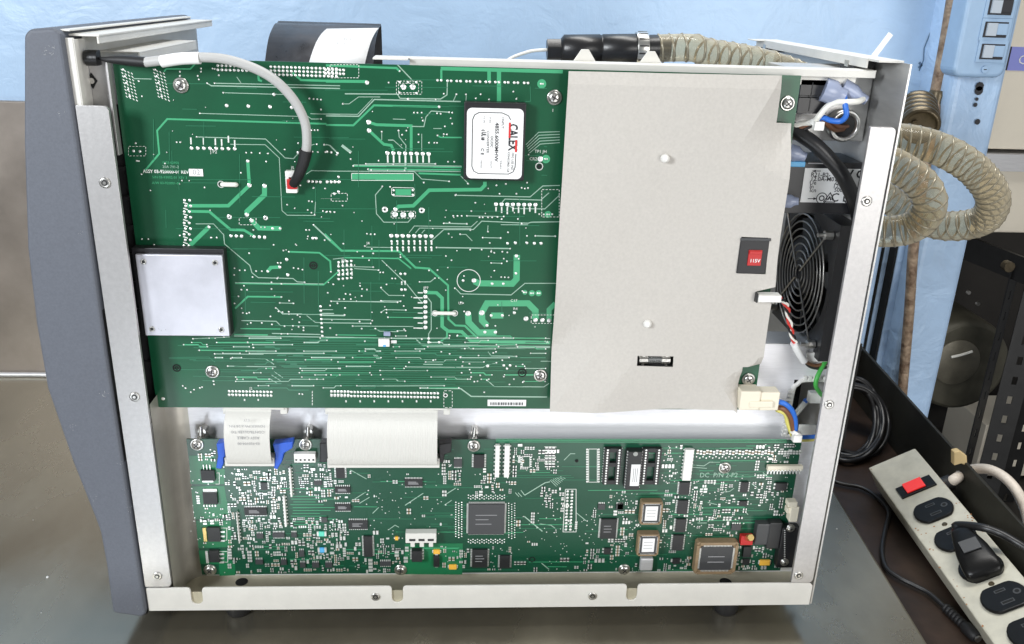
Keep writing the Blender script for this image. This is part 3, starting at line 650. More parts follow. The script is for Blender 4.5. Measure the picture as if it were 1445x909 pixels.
p = P(5, 678, 222, YU); silk.ring(p.x, yoff(YU-.00024), p.z, 55/3.367*pxm(661, 396, YU), .0006, 40)
for x, y in ((225,93),(185,58),(205,125),(250,172),(225,158),(258,183),(272,183),(315,212),(330,212),(172,262),(195,265),(90,352),(170,295),(288,240),(262,255),(370,293),(380,362),(263,372),(288,360),(288,375),(340,325),(355,320),(25,320),(262,318),(220,412),(213,425),(295,396),(55,330),(20,340),(170,450),(127,438),(235,450),(378,460),(340,462),(50,480),(185,510),(530,172),(518,210),(445,228),(525,65),(875,70),(740,75),(778,43),(800,90),(785,85),(845,118),(838,85),(862,88),(860,130),(800,175),(833,205),(850,206),(867,207),(835,140),(785,138),(640,325),(805,437),(720,493),(845,493),(625,482),(588,483),(820,536),(660,545),(700,545),(725,578),(808,560),(795,565),(905,582),(838,600),(765,695),(872,715),(752,752),(845,678),(893,690),(935,705),(935,620),(448,732),(810,612),(640,585),(588,570),(548,560),(510,600),(380,630),(395,610),(682,617),(683,645),(645,660),(648,628),(733,672),(720,700),(705,702),(690,680),(612,258),(570,105),(685,75),(830,20),(745,18),(1090,10)): pad(5, x, y, 1.3)
# dense horizontal routing at the foot of the board
rows = {}
for i in range(210):
    yy = 474+random.randrange(0, 26)*3.05
    x = random.choice((random.uniform(255, 560), random.uniform(330, 760))); L = random.choice((12, 18, 30, 45, 70, 110))*random.uniform(.7, 1.2)
    if yy > 549: continue
    if x+L > 770: L = 770-x
    if x < 330 and yy > 515: continue
    if any(x < b_+4 and x+L > a0-4 for a0, b_ in rows.get(round(yy, 1), [])): continue
    rows.setdefault(round(yy, 1), []).append((x, x+L))
    kd = random.choices('lgd', (5, 3, 4))[0]; j = random.choice((0, 0, 3, -3, 0))
    pts = [(x, yy), (x+L, yy)] if not j or L < 20 else [(x, yy), (x+L*.6, yy), (x+L*.6+abs(j), yy+j), (x+L, yy+j)]
    trace(0, random.choice((.9, 1.1, 1.4, 1.9)), pts, kd)
    if kd != 'd': pad(0, x, yy, 1.15)
    if kd != 'd': pad(0, x+L, yy+j if j and L >= 20 else yy, 1.15)
for i in range(22): trace(0, .9, [(random.uniform(225, 420), 478+i*3.1), (random.uniform(640, 772), 479+i*3.15)], 'd')
for i in range(60):
    x, y = random.uniform(200, 770), random.uniform(110, 470)
    trace(0, .8, [(x, y), (min(772, x+random.uniform(20, 90)), y+.5)], 'd')
for i in range(25):
    x, y = random.uniform(200, 770), random.uniform(110, 440); trace(0, .8, [(x, y), (x+.4, y+random.uniform(20, 70))], 'd')
for i in range(90):
    x, y = random.uniform(330, 770), random.uniform(290, 470); pad(0, x, y, random.choice((1, 1, 1.3)))
for i in range(40):
    x, y = random.uniform(210, 770), random.uniform(140, 300); pad(0, x, y, random.choice((.8, 1, 1.2)))
obj('fine_traces', fine, ['trace_light', 'trace_green', 'trace_dim'], ub, stuff=True)
obj('solder_pads', pads, ['pad_solder', 'hole_black'], ub, stuff=True)
# bridge wires
def tubeobj(name, pts, r, m, par, n=10, sub=6, **k):
    b = MB(); b.tube(pts, r, n, 0, sub, **k); return obj(name, b, m, par)
for c, x0, x1, y in ((2, 552, 616, 641), (5, 518, 610, 377)):
    tubeobj('bridge_wire', [P(c, x0, y, YU-.0005), P(c, x0+6, y, YU-.0022), P(c, x1-6, y+1, YU-.0022), P(c, x1, y+1, YU-.0005)], .0019 if c == 2 else .0016, 'wire_white', ub)
# screws
def screw_mesh(name, r, flat=False):
    b = MB(); b.lathe((0, .0, 0), (0, -1, 0), [(r*1.28, 0), (r*1.28, .0007), (r*1.15, .0010)], 22)
    b.lathe((0, -.0009, 0), (0, -1, 0), [(r, 0), (r, .0009), (r*.86, .0019), (r*.5, .0024), (r*.15, .0025)], 22)
    for a in (0.5, 0.5+math.pi/2):
        R_ = Matrix.Rotation(a, 4, 'Y')
        b.box(-r*.55, r*.55, -.00345, -.0028, -r*.11, r*.11, 1, M=R_)
    return b.mesh(name, ['screw_steel', 'screw_dark'])
SM = screw_mesh('screw', .0047)
def screw(c, x, y, Y, par, rot=None):
    o = obj('screw', SM, None, par, loc=P(c, x, y, Y-.0001))
    o.rotation_euler.y = random.uniform(0, 3) if rot is None else rot; return o
for c, x, y in ((2,355,170),(3,1085,228),(4,437,655),(5,1018,672),(0,1111,146),(0,1056,535)): screw(c, x, y, YU, ub)
b = MB()
for c, x, y, r in ((4,917,150,5),(4,268,637,5),(5,932,660,5.5)):
    p = P(c, x, y, YU); s = pxm(*px(c, x, y), YU); b.ring(p.x, yoff(YU-.0002), p.z, r*s, .0012, 18); b.ring(p.x, yoff(YU-.0002), p.z, r*.45*s, .0008, 12)
    b.strip([(p.x-r*.7*s, p.z), (p.x+r*.7*s, p.z)], .0006, yoff(YU-.0002))
obj('hole_marking', b, 'hole_black', ub)
# board lettering
text('ASSY 03-920000-01 REV', .0037, P(2, 283, 581, YU-.0003), 'silk_white', ub, bold=.02, sx=.95)
text('0323-02900', .0026, P(2, 306, 538, YU-.0003), 'trace_green', ub); text('20A 741-2', .0030, P(2, 306, 558, YU-.0003), 'trace_light', ub)
text('S/N 03-93002-01 REV 3', .0028, P(2, 302, 608, YU-.0003), 'trace_green', ub); text('A/W 03-920001-02', .0028, P(2, 285, 635, YU-.0003), 'trace_green', ub)
def sticker(name, c, x0, y0, x1, y1, Y, par, m='label_white', r=.0006, h=.0003):
    p = P(c, x0, y0, Y); q = P(c, x1, y1, Y); b = MB(); b.box(p.x, q.x, Y-h-.0003, Y-.0003, q.z, p.z); return obj(name, b, m, par, bevel=r)
sticker('revision_sticker', 2, 392, 566, 462, 602, YU, ub)
text('02', .006, P(2, 428, 584, YU-.0007), 'ink_grey', ub)
st = sticker('barcode_sticker', 5, 768, 787, 950, 818, YU, ub)
b = MB(); p = P(5, 780, 812, YU); q = P(5, 938, 800, YU); x = p.x
while x < q.x:
    wd = random.choice((.0004, .0006, .001)); b.box(x, x+wd, YU-.00075, YU-.00062, p.z, q.z); x += wd+random.choice((.0004, .0007))
obj('barcode', b, 'ink', st)
for c, x, y, s in ((2,510,487,'J P2'),(2,885,562,'J5'),(3,1078,290,'1'),(3,1020,485,'TP1 JH'),(3,985,520,'CR2'),(5,475,258,'JP7'),(5,640,330,'U9'),(5,993,443,'+'),(5,1048,515,'FA'),(5,85,128,'JP8'),(5,200,45,'J4'),(5,640,270,''),(4,620,735,'J2'),(4,1060,172,''),(2,1090,128,''),(5,893,318,'C17'),(5,900,357,'R4')):
    if s: text(s, .0034, P(c, x, y, YU-.0003), 'silk_white', ub)
obj('silk_marks', silk, 'silk_white', ub, stuff=True)
# pale square module (lower left) on black base
def hexa(pf, pbk, yf, yb, mb, m=0):
    """solid between a front rectangle (x0,x1,z0,z1) at yf and a back one at yb"""
    vs = [(pf[0], yf, pf[2]), (pf[1], yf, pf[2]), (pf[1], yf, pf[3]), (pf[0], yf, pf[3]), (pbk[0], yb, pbk[2]), (pbk[1], yb, pbk[2]), (pbk[1], yb, pbk[3]), (pbk[0], yb, pbk[3])]
    mb.add(vs, [(0,1,2,3),(7,6,5,4),(0,4,5,1),(1,5,6,2),(2,6,7,3),(3,7,4,0)], m)
ym = YU-.0125
c0 = P(4, 72, 98, ym); c1 = P(4, 500, 487, ym); x0 = P(4, 95, 300, ym).x; x1 = P(4, 500, 300, ym).x
b = MB(); b.box(x0-.0035, x1+.001, ym+.003, YU-.0003, c1.z-.001, c0.z+.0045); mod = obj('power_module', b, 'case_black', ub, bevel=.0006)
b = MB(); b.box(x0, x1, ym, ym+.0031, c1.z, c0.z); obj('module_plate', b, 'module_plate', ub, bevel=.0005)
SS = MB(); SS.lathe((0, 0, 0), (0, -1, 0), [(.0024, 0), (.0024, .0005), (.0016, .0007), (.0014, .0002)], 14); SS.cyl((0, -.0003, 0), (0, -1, 0), .0013, .0001, 8, m=1, smooth=False)
SSM = SS.mesh('module_screw', ['screw_steel', 'screw_dark'])
for x, z in ((x0+.006, c0.z-.006), (x1-.006, c0.z-.006), (x0+.006, c1.z+.006), (x1-.006, c1.z+.006)): obj('module_screw', SSM, None, ub, loc=(x, ym-.0001, z))
# dc converter
yd = YU-.0105
q0 = at(659, 152, yd); q1 = at(736, 253, yd)
b = MB(); b.box(q0.x-.0022, q1.x+.0018, yd+.0005, YU-.0003, q1.z-.0015, q0.z+.0042); dcx = obj('dc_converter', b, 'case_black', ub, bevel=.0008)
b = MB(); rr = .004; pts = []
for cx, cz, a0 in ((q1.x-rr, q0.z-rr, 0), (q0.x+rr, q0.z-rr, 90), (q0.x+rr, q1.z+rr, 180), (q1.x-rr, q1.z+rr, 270)):
    for k in range(6):
        t = math.radians(a0+18*k); pts.append((cx+rr*math.cos(t), cz+rr*math.sin(t)))
b.prism(pts, yd-.0002, yd+.0006); obj('converter_label', b, 'label_white', ub)
yl = yd-.0004
W_, H_ = q1.x-q0.x, q0.z-q1.z
def LP(fx, fz): return Vector((q0.x+W_*fx, yl, q0.z-H_*fz))
# zoom crop [640,130,760,270] scale 6.49: label spans x 100..635, y 140..805
def C6(x, y): return LP((x-100)/535, (y-140)/665)
r90 = -math.pi/2
tfit('CALEX', 'ink', ub, C6(497, 280), C6(585, 535), .03)
for (x, y0, y1) in ((506, 268, 412), (571, 430, 545)):
    b = MB(); p = C6(x, y0); q = C6(x, y1); b.box(p.x-.0008, p.x+.0008, yl-.00006, yl, p.z, q.z); obj('red_bar', b, 'ink_red', ub)
for t_, x0_, y0_, x1_, y1_, bd, mt in (('48S5.6000MHW',368,270,404,640,.02,'ink'),('DC/DC',328,402,352,505,.015,'ink'),('CONVERTER',290,348,313,560,.005,'ink'),('+INPUT',428,216,450,325,0,'ink'),('-V.IN',312,212,326,272,0,'ink'),('+V.IN',256,212,270,278,0,'ink'),
    ('MFG USE IND.',531,552,552,722,0,'ink'),('CONCORD, CA',490,545,512,740,.015,'ink'),('TRIM',422,625,436,705,0,'ink'),('-OUT',330,628,343,702,0,'ink'),('+SENSE',236,622,248,702,0,'ink'),('C E',236,515,267,578,.02,'ink'),('c UL us',238,338,282,440,.05,'ink')):
    tfit(t_, mt, ub, C6(x0_, y0_), C6(x1_, y1_), bd)
b = MB(); bx_ = [C6(512, 243), C6(490, 205), C6(430, 180), C6(215, 180), C6(172, 205), C6(153, 250), C6(153, 690), C6(172, 735), C6(215, 757), C6(505, 757), C6(550, 735), C6(568, 690), C6(572, 560)]
b.strip([(p.x, p.z) for p in bx_], .0006, yl-.00001); obj('label_frame', b, 'ink', ub)
# cable socket (white) and blue-white part
p = P(2, 848, 578, YU-.006); q = P(2, 907, 683, YU-.006)
b = MB(); zz = lambda f: p.z+(q.z-p.z)*f
b.box(p.x, q.x, YU-.006, YU-.0003, p.z, zz(.28)); b.box(p.x, q.x, YU-.006, YU-.0003, zz(.72), q.z); b.box(p.x, p.x+.003, YU-.006, YU-.0003, zz(.28), zz(.72)); b.box(q.x-.002, q.x, YU-.006, YU-.0003, zz(.28), zz(.72)); b.box(p.x+.003, q.x-.002, YU-.003, YU-.0003, zz(.28), zz(.72), 1)
obj('cable_socket', b, ['white_plastic', 'red_part'], ub, bevel=.0005)
p = P('m', 790, 450, YU-.004); q = P('m', 862, 498, YU-.004); b = MB(); b.box(p.x, q.x, YU-.004, YU-.0003, q.z, p.z); b.box(p.x+.004, q.x-.003, YU-.0046, YU-.004, q.z, p.z-.005, 1); b.box(q.x+.001, q.x+.006, YU-.001, YU-.0003, p.z-.002, p.z-.005, 2)
obj('trim_potentiometer', b, ['white_plastic', 'cyan_part', 'pad_solder'], ub, bevel=.0003)
p = P('m', 824, 405, YU-.003); q = P('m', 868, 430, YU-.003); b = MB(); b.box(p.x, q.x, YU-.003, YU-.0003, q.z, p.z); obj('blue_chip', b, 'faston', ub, bevel=.0003)
# ------------------------------------------------------------------ insulating sheet over the power supply
YP = .0065
outl = [(803, 101), (900, 103), (1105, 107), (1099, 175), (1123, 177), (1118, 225), (1101, 330), (1096.5, 366), (1094, 405)]
outl2 = [(1094, 405), (1066, 412), (1064, 426), (1089, 428), (1076, 517), (1048, 518), (1040, 583), (1035, 579), (960, 577), (850, 579), (776, 580), (790, 300)]
allp = outl+outl2[1:]
def with_holes(pts, holes, Y, th):
    bm = bmesh.new(); edges = []
    for loop in [pts]+holes:
        vs = [bm.verts.new((p.x, Y, p.z)) for p in loop]
        for i in range(len(vs)): edges.append(bm.edges.new((vs[i], vs[(i+1) % len(vs)])))
    bmesh.ops.triangle_fill(bm, use_beauty=True, use_dissolve=False, edges=edges, normal=(0, -1, 0))
    return bm
hol = [[at(u, v, YP) for u, v in ((899, 501), (950, 502), (949, 517), (898, 515))], [at(u, v, YP) for u, v in ((1046, 334), (1084, 335), (1080, 387), (1042, 386))]]
bm = with_holes([at(u, v, YP) for u, v in allp], hol, YP, .0008)
for k in range(1, 46):
    x = at(776+k*7.6, 340, YP).x; z = at(900, 100+k*10.6, YP).z
    for co, no in (((x, 0, 0), (1, 0, 0)), ((0, 0, z), (0, 0, 1))):
        bmesh.ops.bisect_plane(bm, geom=bm.verts[:]+bm.edges[:]+bm.faces[:], plane_co=co, plane_no=no)
def crease(bm, u0, v0, u1, v1, amt, uc, vc, fall=.5):
    """fold from a corner (u0,v0) that dies out towards (u1,v1)"""
    p = at(u0, v0, YP); q = at(u1, v1, YP); L = (q-p).length; d = (q-p).normalized(); n = Vector((-d.z, 0, d.x))
    if (at(uc, vc, YP)-p).dot(n) < 0: n = -n
    bmesh.ops.bisect_plane(bm, geom=bm.verts[:]+bm.edges[:]+bm.faces[:], plane_co=p, plane_no=n)
    for v in bm.verts:
        r_ = Vector((v.co.x-p.x, 0, v.co.z-p.z)); h = r_.dot(n); t = r_.dot(d)/L
        if h > 1e-6: v.co.y += min(h, .03)*amt*max(0, min(1, (1-t)/fall))*max(0, 1-max(0, h-.03)/.05)
crease(bm, 777, 580, 875, 455, .32, 776, 500)
crease(bm, 777, 580, 880, 450, -.16, 900, 578)
crease(bm, 1104, 107, 1040, 215, .36, 1122, 200)
crease(bm, 1041, 584, 1016, 540, .7, 1047, 560)
for v in bm.verts:
    v.co.y += .0011*math.sin(v.co.x*37+1.0)*math.sin(v.co.z*29)+.0004*math.sin(v.co.x*90+v.co.z*60)
    h = v.co.z-at(900, 121, YP).z
    if h > 0: v.co.y += h*.22
bmesh.ops.recalc_face_normals(bm, faces=bm.faces)
me = bpy.data.meshes.new('insulating_sheet'); bm.to_mesh(me); bm.free(); me.materials.append(M['paper_beige'])
ish = bpy.data.objects.new('insulating_sheet', me); link(ish, ins)
sm = ish.modifiers.new('s', 'SOLIDIFY'); sm.thickness = .0007; sm.offset = 0
b = MB(); p = at(797, 110, .0085); q = at(1092, 570, .0085)
b.box(p.x+.02, at(1088, 300, .009).x-.02, .0160, YU-.0004, at(800, 565, .01).z, at(800, 125, .01).z); obj('power_supply_block', b, 'dark_inside', ins)
for u, v in ((939, 224), (914, 457)):
    p = at(u, v, YP-.001); b = MB(); b.lathe((p.x, YP+.001, p.z), (-.15, -1, .1), [(.0036, 0), (.0036, .003), (.0028, .006), (.0015, .0068)], 14)
    b.cyl((p.x-.0025, YP-.004, p.z+.0005), (-.5, -1, .1), .0012, .0005, 8, m=1); obj('sheet_fastener', b, ['white_plastic', 'screw_dark'], ish)
# voltage selector
p = at(1045, 336, YP); q = at(1079, 386, YP)
b = MB(); b.box(p.x, q.x, YP-.0015, YU-.001, q.z, p.z); b.box(p.x-.0005, q.x+.0008, YP-.0022, YP-.0008, p.z+.0006, p.z-.002, 1)
vs_ = obj('voltage_selector', b, ['case_black', 'chip_grey'], ins, bevel=.0006)
p = at(1056, 352, YP); q = at(1072, 374, YP); b = MB(); b.box(p.x, q.x, YP-.0024, YP-.0012, q.z, p.z); b.box(p.x+.0004, q.x-.0004, YP-.0034, YP-.0024, p.z-.0034, p.z-.0006); obj('selector_slide', b, 'red_part', vs_, bevel=.0003)
text('115V', .0042, (at(1064, 366, YP).x, YP-.0027, at(1064, 367, YP).z), 'label_white', vs_, bold=.015)
# fuse in cut-out
p = at(903, 509, YP+.001); q = at(945, 510, YP+.001); b = MB()
b.cyl((p.x, YP+.004, p.z), (1, 0, 0), .0032, (q.x-p.x), 14, m=1)
for x in (p.x-.0005, q.x-.007): b.cyl((x, YP+.004, p.z), (1, 0, 0), .0037, .0075, 14, m=0)
b.cyl((p.x, YP+.004, p.z), (1, 0, 0), .0006, q.x-p.x, 6, m=2)
for x in (p.x+.002, q.x-.004): b.box(x, x+.002, YP+.0005, YP+.0085, p.z-.0043, p.z-.0038); b.box(x, x+.002, YP+.0005, YP+.0085, p.z+.0038, p.z+.0043)
obj('fuse', b, ['screw_steel', 'glass_clear', 'ink_grey'], ins)

# ================================================================== lower circuit board
YL = .030
OFF[0] = 0
l0 = at(265, 620, YL); l1 = at(283, 811, YL); l2 = at(1135, 619, YL)
LX0, LX1, LZ1, LZ0 = (l0.x+l1.x)/2, .3215, l0.z, l1.z
b = MB(); b.box(LX0, LX1, YL, YL+.0016, LZ0, LZ1); lb = obj('lower_circuit_board', b, 'pcb_lower', ins)
lf = MB(); lpads = MB(); lsilk = MB(); smd = MB()
def poly(c, pts, Y, off, mb, m=0):
    q = [P(c, x, y, Y) for x, y in pts]; yy = yoff(Y-off); mb.add([(p.x, yy, p.z) for p in q], [tuple(range(len(q)))[::-1]], m)
for c, pts in (('a', [(95,255),(225,255),(232,320),(270,322),(268,395),(100,395)]), ('a', [(103,407),(268,405),(280,480),(290,500),(290,560),(120,570)]), ('a', [(128,577),(300,577),(305,705),(140,712)]), ('a', [(140,722),(280,722),(282,770),(320,775),(322,845),(245,848),(240,790),(150,790)]), ('b', [(460,690),(745,688),(742,842),(455,840)])):
    b = MB(); poly(c, pts, YL, .00012, b); obj('copper_pour', b, 'pcb_pour', lb)
def chip(name, c, x0, y0, x1, y1, h, m='chip_black', pins='', n=8, par=None, Y=YL, mm=None, dot=True, bev=.0002, extra=None):
    p = P(c, x0, y0, Y-h); q = P(c, x1, y1, Y-h); X0, X1, Z0, Z1 = p.x, q.x, q.z, p.z; b = MB()
    b.box(X0, X1, Y-h, Y-.0002, Z0, Z1); mats = [m, 'pad_solder', 'ink_grey']; L = .0016
    for sd in pins:
        for i in range(n):
            t = (i+.5)/n
            if sd in 'tb':
                x = X0+(X1-X0)*t; wd = (X1-X0)/n*.26; z0, z1 = (Z1, Z1+L) if sd == 't' else (Z0-L, Z0)
                b.box(x-wd, x+wd, Y-h*.45, Y-.0001, z0, z1, 1)
            else:
                z = Z0+(Z1-Z0)*t; wd = (Z1-Z0)/n*.26; xa, xb = (X0-L, X0) if sd == 'l' else (X1, X1+L)
                b.box(xa, xb, Y-h*.45, Y-.0001, z-wd, z+wd, 1)
    if dot and (X1-X0) > .012:
        for k in range(3):
            zz_ = Z1-(Z1-Z0)*(.35+.15*k); b.box(X0+(X1-X0)*.2, X0+(X1-X0)*random.uniform(.5, .8), Y-h-.00003, Y-h, zz_-.0003, zz_+.0003, 2)
    return obj(name, b, mats, par or lb, bevel=0)
IC = 'integrated_circuit'
# left power transistors
def dpak(bx, tabr, leads, c='a', tm='pad_solder'):
    h = .003; p = P(c, bx[0], bx[1], YL-h); q = P(c, bx[2], bx[3], YL-h); b = MB(); b.box(p.x, q.x, YL-h, YL-.0004, q.z, p.z)
    p = P(c, tabr[0], tabr[1], YL-.001); q = P(c, tabr[2], tabr[3], YL-.001); b.box(p.x, q.x, YL-.0014, YL-.0002, q.z, p.z, 1)
    for (x0, y0, x1, y1) in leads:
        p = P(c, x0, y0, YL); q = P(c, x1, y1, YL); b.box(p.x, q.x, YL-.0013, YL-.0002, q.z, p.z, 2)
    obj('power_transistor', b, ['chip_black', tm, 'pad_solder'], lb)
dpak((150,330,222,380), (160,378,214,386), [(163+16*i, 297, 171+16*i, 332) for i in range(3)])
dpak((160,440,235,495), (163,420,232,441), [(165+14*i, 495, 172+14*i, 504) for i in range(5)])
dpak((182,612,250,680), (160,612,184,678), [(250, 625+22*i, 272, 632+22*i) for i in range(3)], tm='gold')
dpak((190,725,245,782), (173,727,192,785), [(245, 735+20*i, 268, 742+20*i) for i in range(3)])
for pts in ([(250,612),(280,612),(280,672),(250,672)], [(245,728),(285,728),(285,780),(250,780)], [(228,340),(243,340),(243,395),(225,395)]): sline('a', pts, .8, YL, lsilk)
# connectors and resistor networks
def sip(c, x0, y0, x1, y1, n, ver=True, m='white_plastic'):
    h = .0045; p = P(c, x0, y0, YL-h); q = P(c, x1, y1, YL-h); b = MB(); b.box(p.x, q.x, YL-h, YL-.0005, q.z, p.z)
    for i in range(n):
        t = (i+.5)/n
        if ver: z = q.z+(p.z-q.z)*t; b.box(q.x, q.x+.0012, YL-.0015, YL-.0002, z-.0006, z+.0006, 1); b.box(p.x-.0012, p.x, YL-.0015, YL-.0002, z-.0006, z+.0006, 1)
        else: x = p.x+(q.x-p.x)*t; b.box(x-.0006, x+.0006, YL-.0025, YL-.0002, q.z-.0045, q.z, 1); b.box(x-.0007, x+.0007, YL-h-.0012, YL-h, q.z+.0004, q.z+.0018, 1)
    obj('resistor_network' if ver else 'pin_header', b, [m, 'pad_solder'], lb, bevel=.0002)
for a in (('a',585,320,603,460,9), ('a',555,460,575,608,9), ('a',325,540,343,690,9), ('c',225,148,243,318,8), ('c',275,148,296,318,8), ('d',408,170,434,335,9)): sip(*a)
sip('d', 848, 258, 1032, 284, 11, False, 'cream_plastic')
p = P('a', 610, 248, YL-.006); q = P('a', 718, 290, YL-.006); b = MB(); b.box(p.x, q.x, YL-.006, YL-.0003, q.z, p.z)
for i in range(5): x = p.x+(q.x-p.x)*(i+.5)/5; b.box(x-.0008, x+.0008, YL-.0066, YL-.006, q.z+.002, p.z-.005, 1); b.box(x-.0008, x+.0008, YL-.002, YL-.0003, q.z-.0025, q.z, 2)
obj('wire_connector', b, ['white_plastic', 'chip_grey', 'pad_solder'], lb, bevel=.0004)
# ribbon headers with latches
def header(c, x0, y0, x1, y1, m, latchL, latchR, lm, h=.011):
    p = P(c, x0, y0, YL-h); q = P(c, x1, y1, YL-h); b = MB()
    b.box(p.x, q.x, YL-h, YL-.0003, q.z, p.z)
    k = int((q.x-p.x)/.0085)
    for i in range(k):
        x = p.x+(q.x-p.x)*(i+.15)/k; b.box(x, x+(q.x-p.x)/k*.75, YL-h-.0006, YL-h, p.z-.0022, p.z-.0004, 1)
    obj('ribbon_connector', b, [m, 'ink_grey'], lb, bevel=.0006)
    for pts in (latchL, latchR):
        b = MB(); pp = [P(c, x, y, YL-h+.001) for x, y in pts]; b.prism([(p_.x, p_.z) for p_ in pp], YL-h+.001, YL-.0003); obj('connector_latch', b, lm, lb, bevel=.0007)
header('a', 268, 268, 515, 308, 'ribbon_grey', [(228,198),(270,192),(272,262),(262,265),(262,300),(252,322),(226,318),(236,260)], [(506,200),(605,188),(603,220),(560,245),(552,285),(528,325),(512,318),(520,255)], 'blue_latch')
header('b', 75, 272, 630, 316, 'ribbon_grey', [(38,195),(78,192),(80,262),(72,290),(38,290),(40,240)], [(626,200),(690,192),(688,240),(655,250),(650,292),(630,290)], 'black_plastic')
def ribbon(name, u0t, u1t, vt, u0b, u1b, vb, n, lbl=False):
    """flat cable from behind the upper board down to its connector"""
    Lx0 = at(u0t, vt, .026); Lx1 = at(u1t, vt, .026); Bx0 = at(u0b, vb, .018); Bx1 = at(u1b, vb, .018)
    prof = [(.026, Lx0.z+.012), (.0235, Lx0.z+.003), (.0165, Lx0.z-.004), (.0125, Lx0.z-.013), (.0118, Lx0.z-.024), (.0135, Bx0.z+.006), (.0165, Bx0.z-.003), (.020, Bx0.z-.006)]
    prof = smooth_path([Vector((0, y, z)) for y, z in prof], 4); b = MB(); nc = n*2; vs = []
    R_ = len(prof)
    for r_, p_ in enumerate(prof):
        f = r_/(R_-1); xa = Lx0.x+(Bx0.x-Lx0.x)*f; xb = Lx1.x+(Bx1.x-Lx1.x)*f
        for i in range(nc+1): vs.append((xa+(xb-xa)*i/nc, p_.y-(.00022 if i % 2 else 0), p_.z))
    b.add(vs, [(r_*(nc+1)+i, (r_+1)*(nc+1)+i, (r_+1)*(nc+1)+i+1, r_*(nc+1)+i+1) for r_ in range(R_-1) for i in range(nc)], 0, False)
    o = obj(name, b, 'ribbon_grey', ins); s_ = o.modifiers.new('s', 'SOLIDIFY'); s_.thickness = .0008; s_.offset = -1
    return o
r1 = ribbon('ribbon_cable', 321, 385, 580, 320, 383, 648, 34)
r2 = ribbon('ribbon_cable', 465, 618, 581, 463, 617, 650, 64)
p = P('a', 388, 133, .0112)
b = MB(); b.box(p.x-.030, p.x+.030, .01085, .01105, p.z-.013, p.z+.010)
for k, (s, sz) in enumerate((('02Y', .0036), ('POWER PWA 2B P/N', .0036), ('CONTROLLER TO', .0038), ('ASSY CABLE', .0038), ('03-920104-00', .0036))):
    text(s, sz, (p.x-.001, .01135-.0003, p.z+.0105-k*.0058), 'ink_grey', r1, rot=math.pi, sx=.95)
# sockets on the back of the upper board that the ribbons come from
for u0, u1 in ((318, 402), (462, 632)):
    p = at(u0, 577, YU+.004); q = at(u1, 577, YU+.004); b = MB(); b.box(p.x, q.x, YU+.0018, YU+.014, UZ0-.003, UZ0+.01)
    b.box(p.x-.002, p.x+.004, YU+.003, YU+.012, UZ0-.008, UZ0+.002); b.box(q.x-.004, q.x+.002, YU+.003, YU+.012, UZ0-.008, UZ0+.002); obj('back_connector', b, 'chip_grey' if u0 < 0 else 'ribbon_grey', ub, bevel=.0004)
# ICs : crop, rect, height, pins, n
for a in (('a',365,515,478,550,.0022,'tb',14), ('a',445,390,480,425,.0018,'lr',4), ('a',505,638,565,660,.0018,'tb',8), ('a',425,642,460,665,.0016,'t',4), ('a',597,637,625,660,.0016,'t',4),
  ('a',420,770,458,792,.0016,'t',4), ('a',545,770,575,795,.0016,'t',3), ('a',635,725,662,755,.0016,'t',3), ('a',700,785,735,808,.0016,'t',4), ('a',765,785,800,808,.0016,'t',4), ('a',640,785,668,808,.0016,'t',4),('a',710,382,748,402,.0016,'t',4),('a',745,560,775,585,.0016,'l',3),
  ('b',118,318,162,368,.0022,'lr',6), ('b',113,412,190,440,.0022,'tb',8), ('b',113,498,192,528,.0022,'tb',8), ('b',180,578,276,618,.0022,'tb',10), ('b',254,655,300,755,.0024,'lr',14), ('b',335,780,390,800,.0018,'tb',6), ('b',458,374,546,408,.002,'tb',12),
  ('c',108,198,164,268,.0026,'lr',8), ('c',2,222,44,262,.0018,'tb',6), ('c',100,705,180,800,.0026,'lr',11), ('c',248,738,300,804,.0024,'lr',8), ('c',790,542,866,645,.0026,'lr',14), ('c',774,462,808,490,.0018,'t',4), ('c',870,462,905,490,.0018,'t',4), ('c',806,698,840,728,.0022,'lr',2),
  ('d',378,345,424,410,.0026,'lr',8), ('d',368,442,414,514,.0026,'lr',8), ('d',358,542,404,610,.0026,'lr',8), ('d',343,628,390,708,.0026,'lr',8), ('d',706,345,738,398,.0024,'lr',5), ('d',696,445,734,470,.002,'lr',2), ('d',893,350,944,388,.003,'lr',2), ('d',45,462,72,488,.0018,'t',3), ('d',720,690,752,745,.003,'',0), ('d',716,755,746,785,.002,'lr',1), ('d',340,752,375,780,.002,'lr',1), ('d',655,570,700,600,.0018,'t',4), ('b',600,752,630,805,.003,'tb',1)):
    c, x0, y0, x1, y1, h, pins, n = a; chip(IC, c, x0, y0, x1, y1, h, 'chip_black' if h > .0019 else 'chip_grey', pins, n)
chip('processor_chip', 'c', 80, 464, 270, 622, .0035, 'chip_grey', 'lrtb', 40)
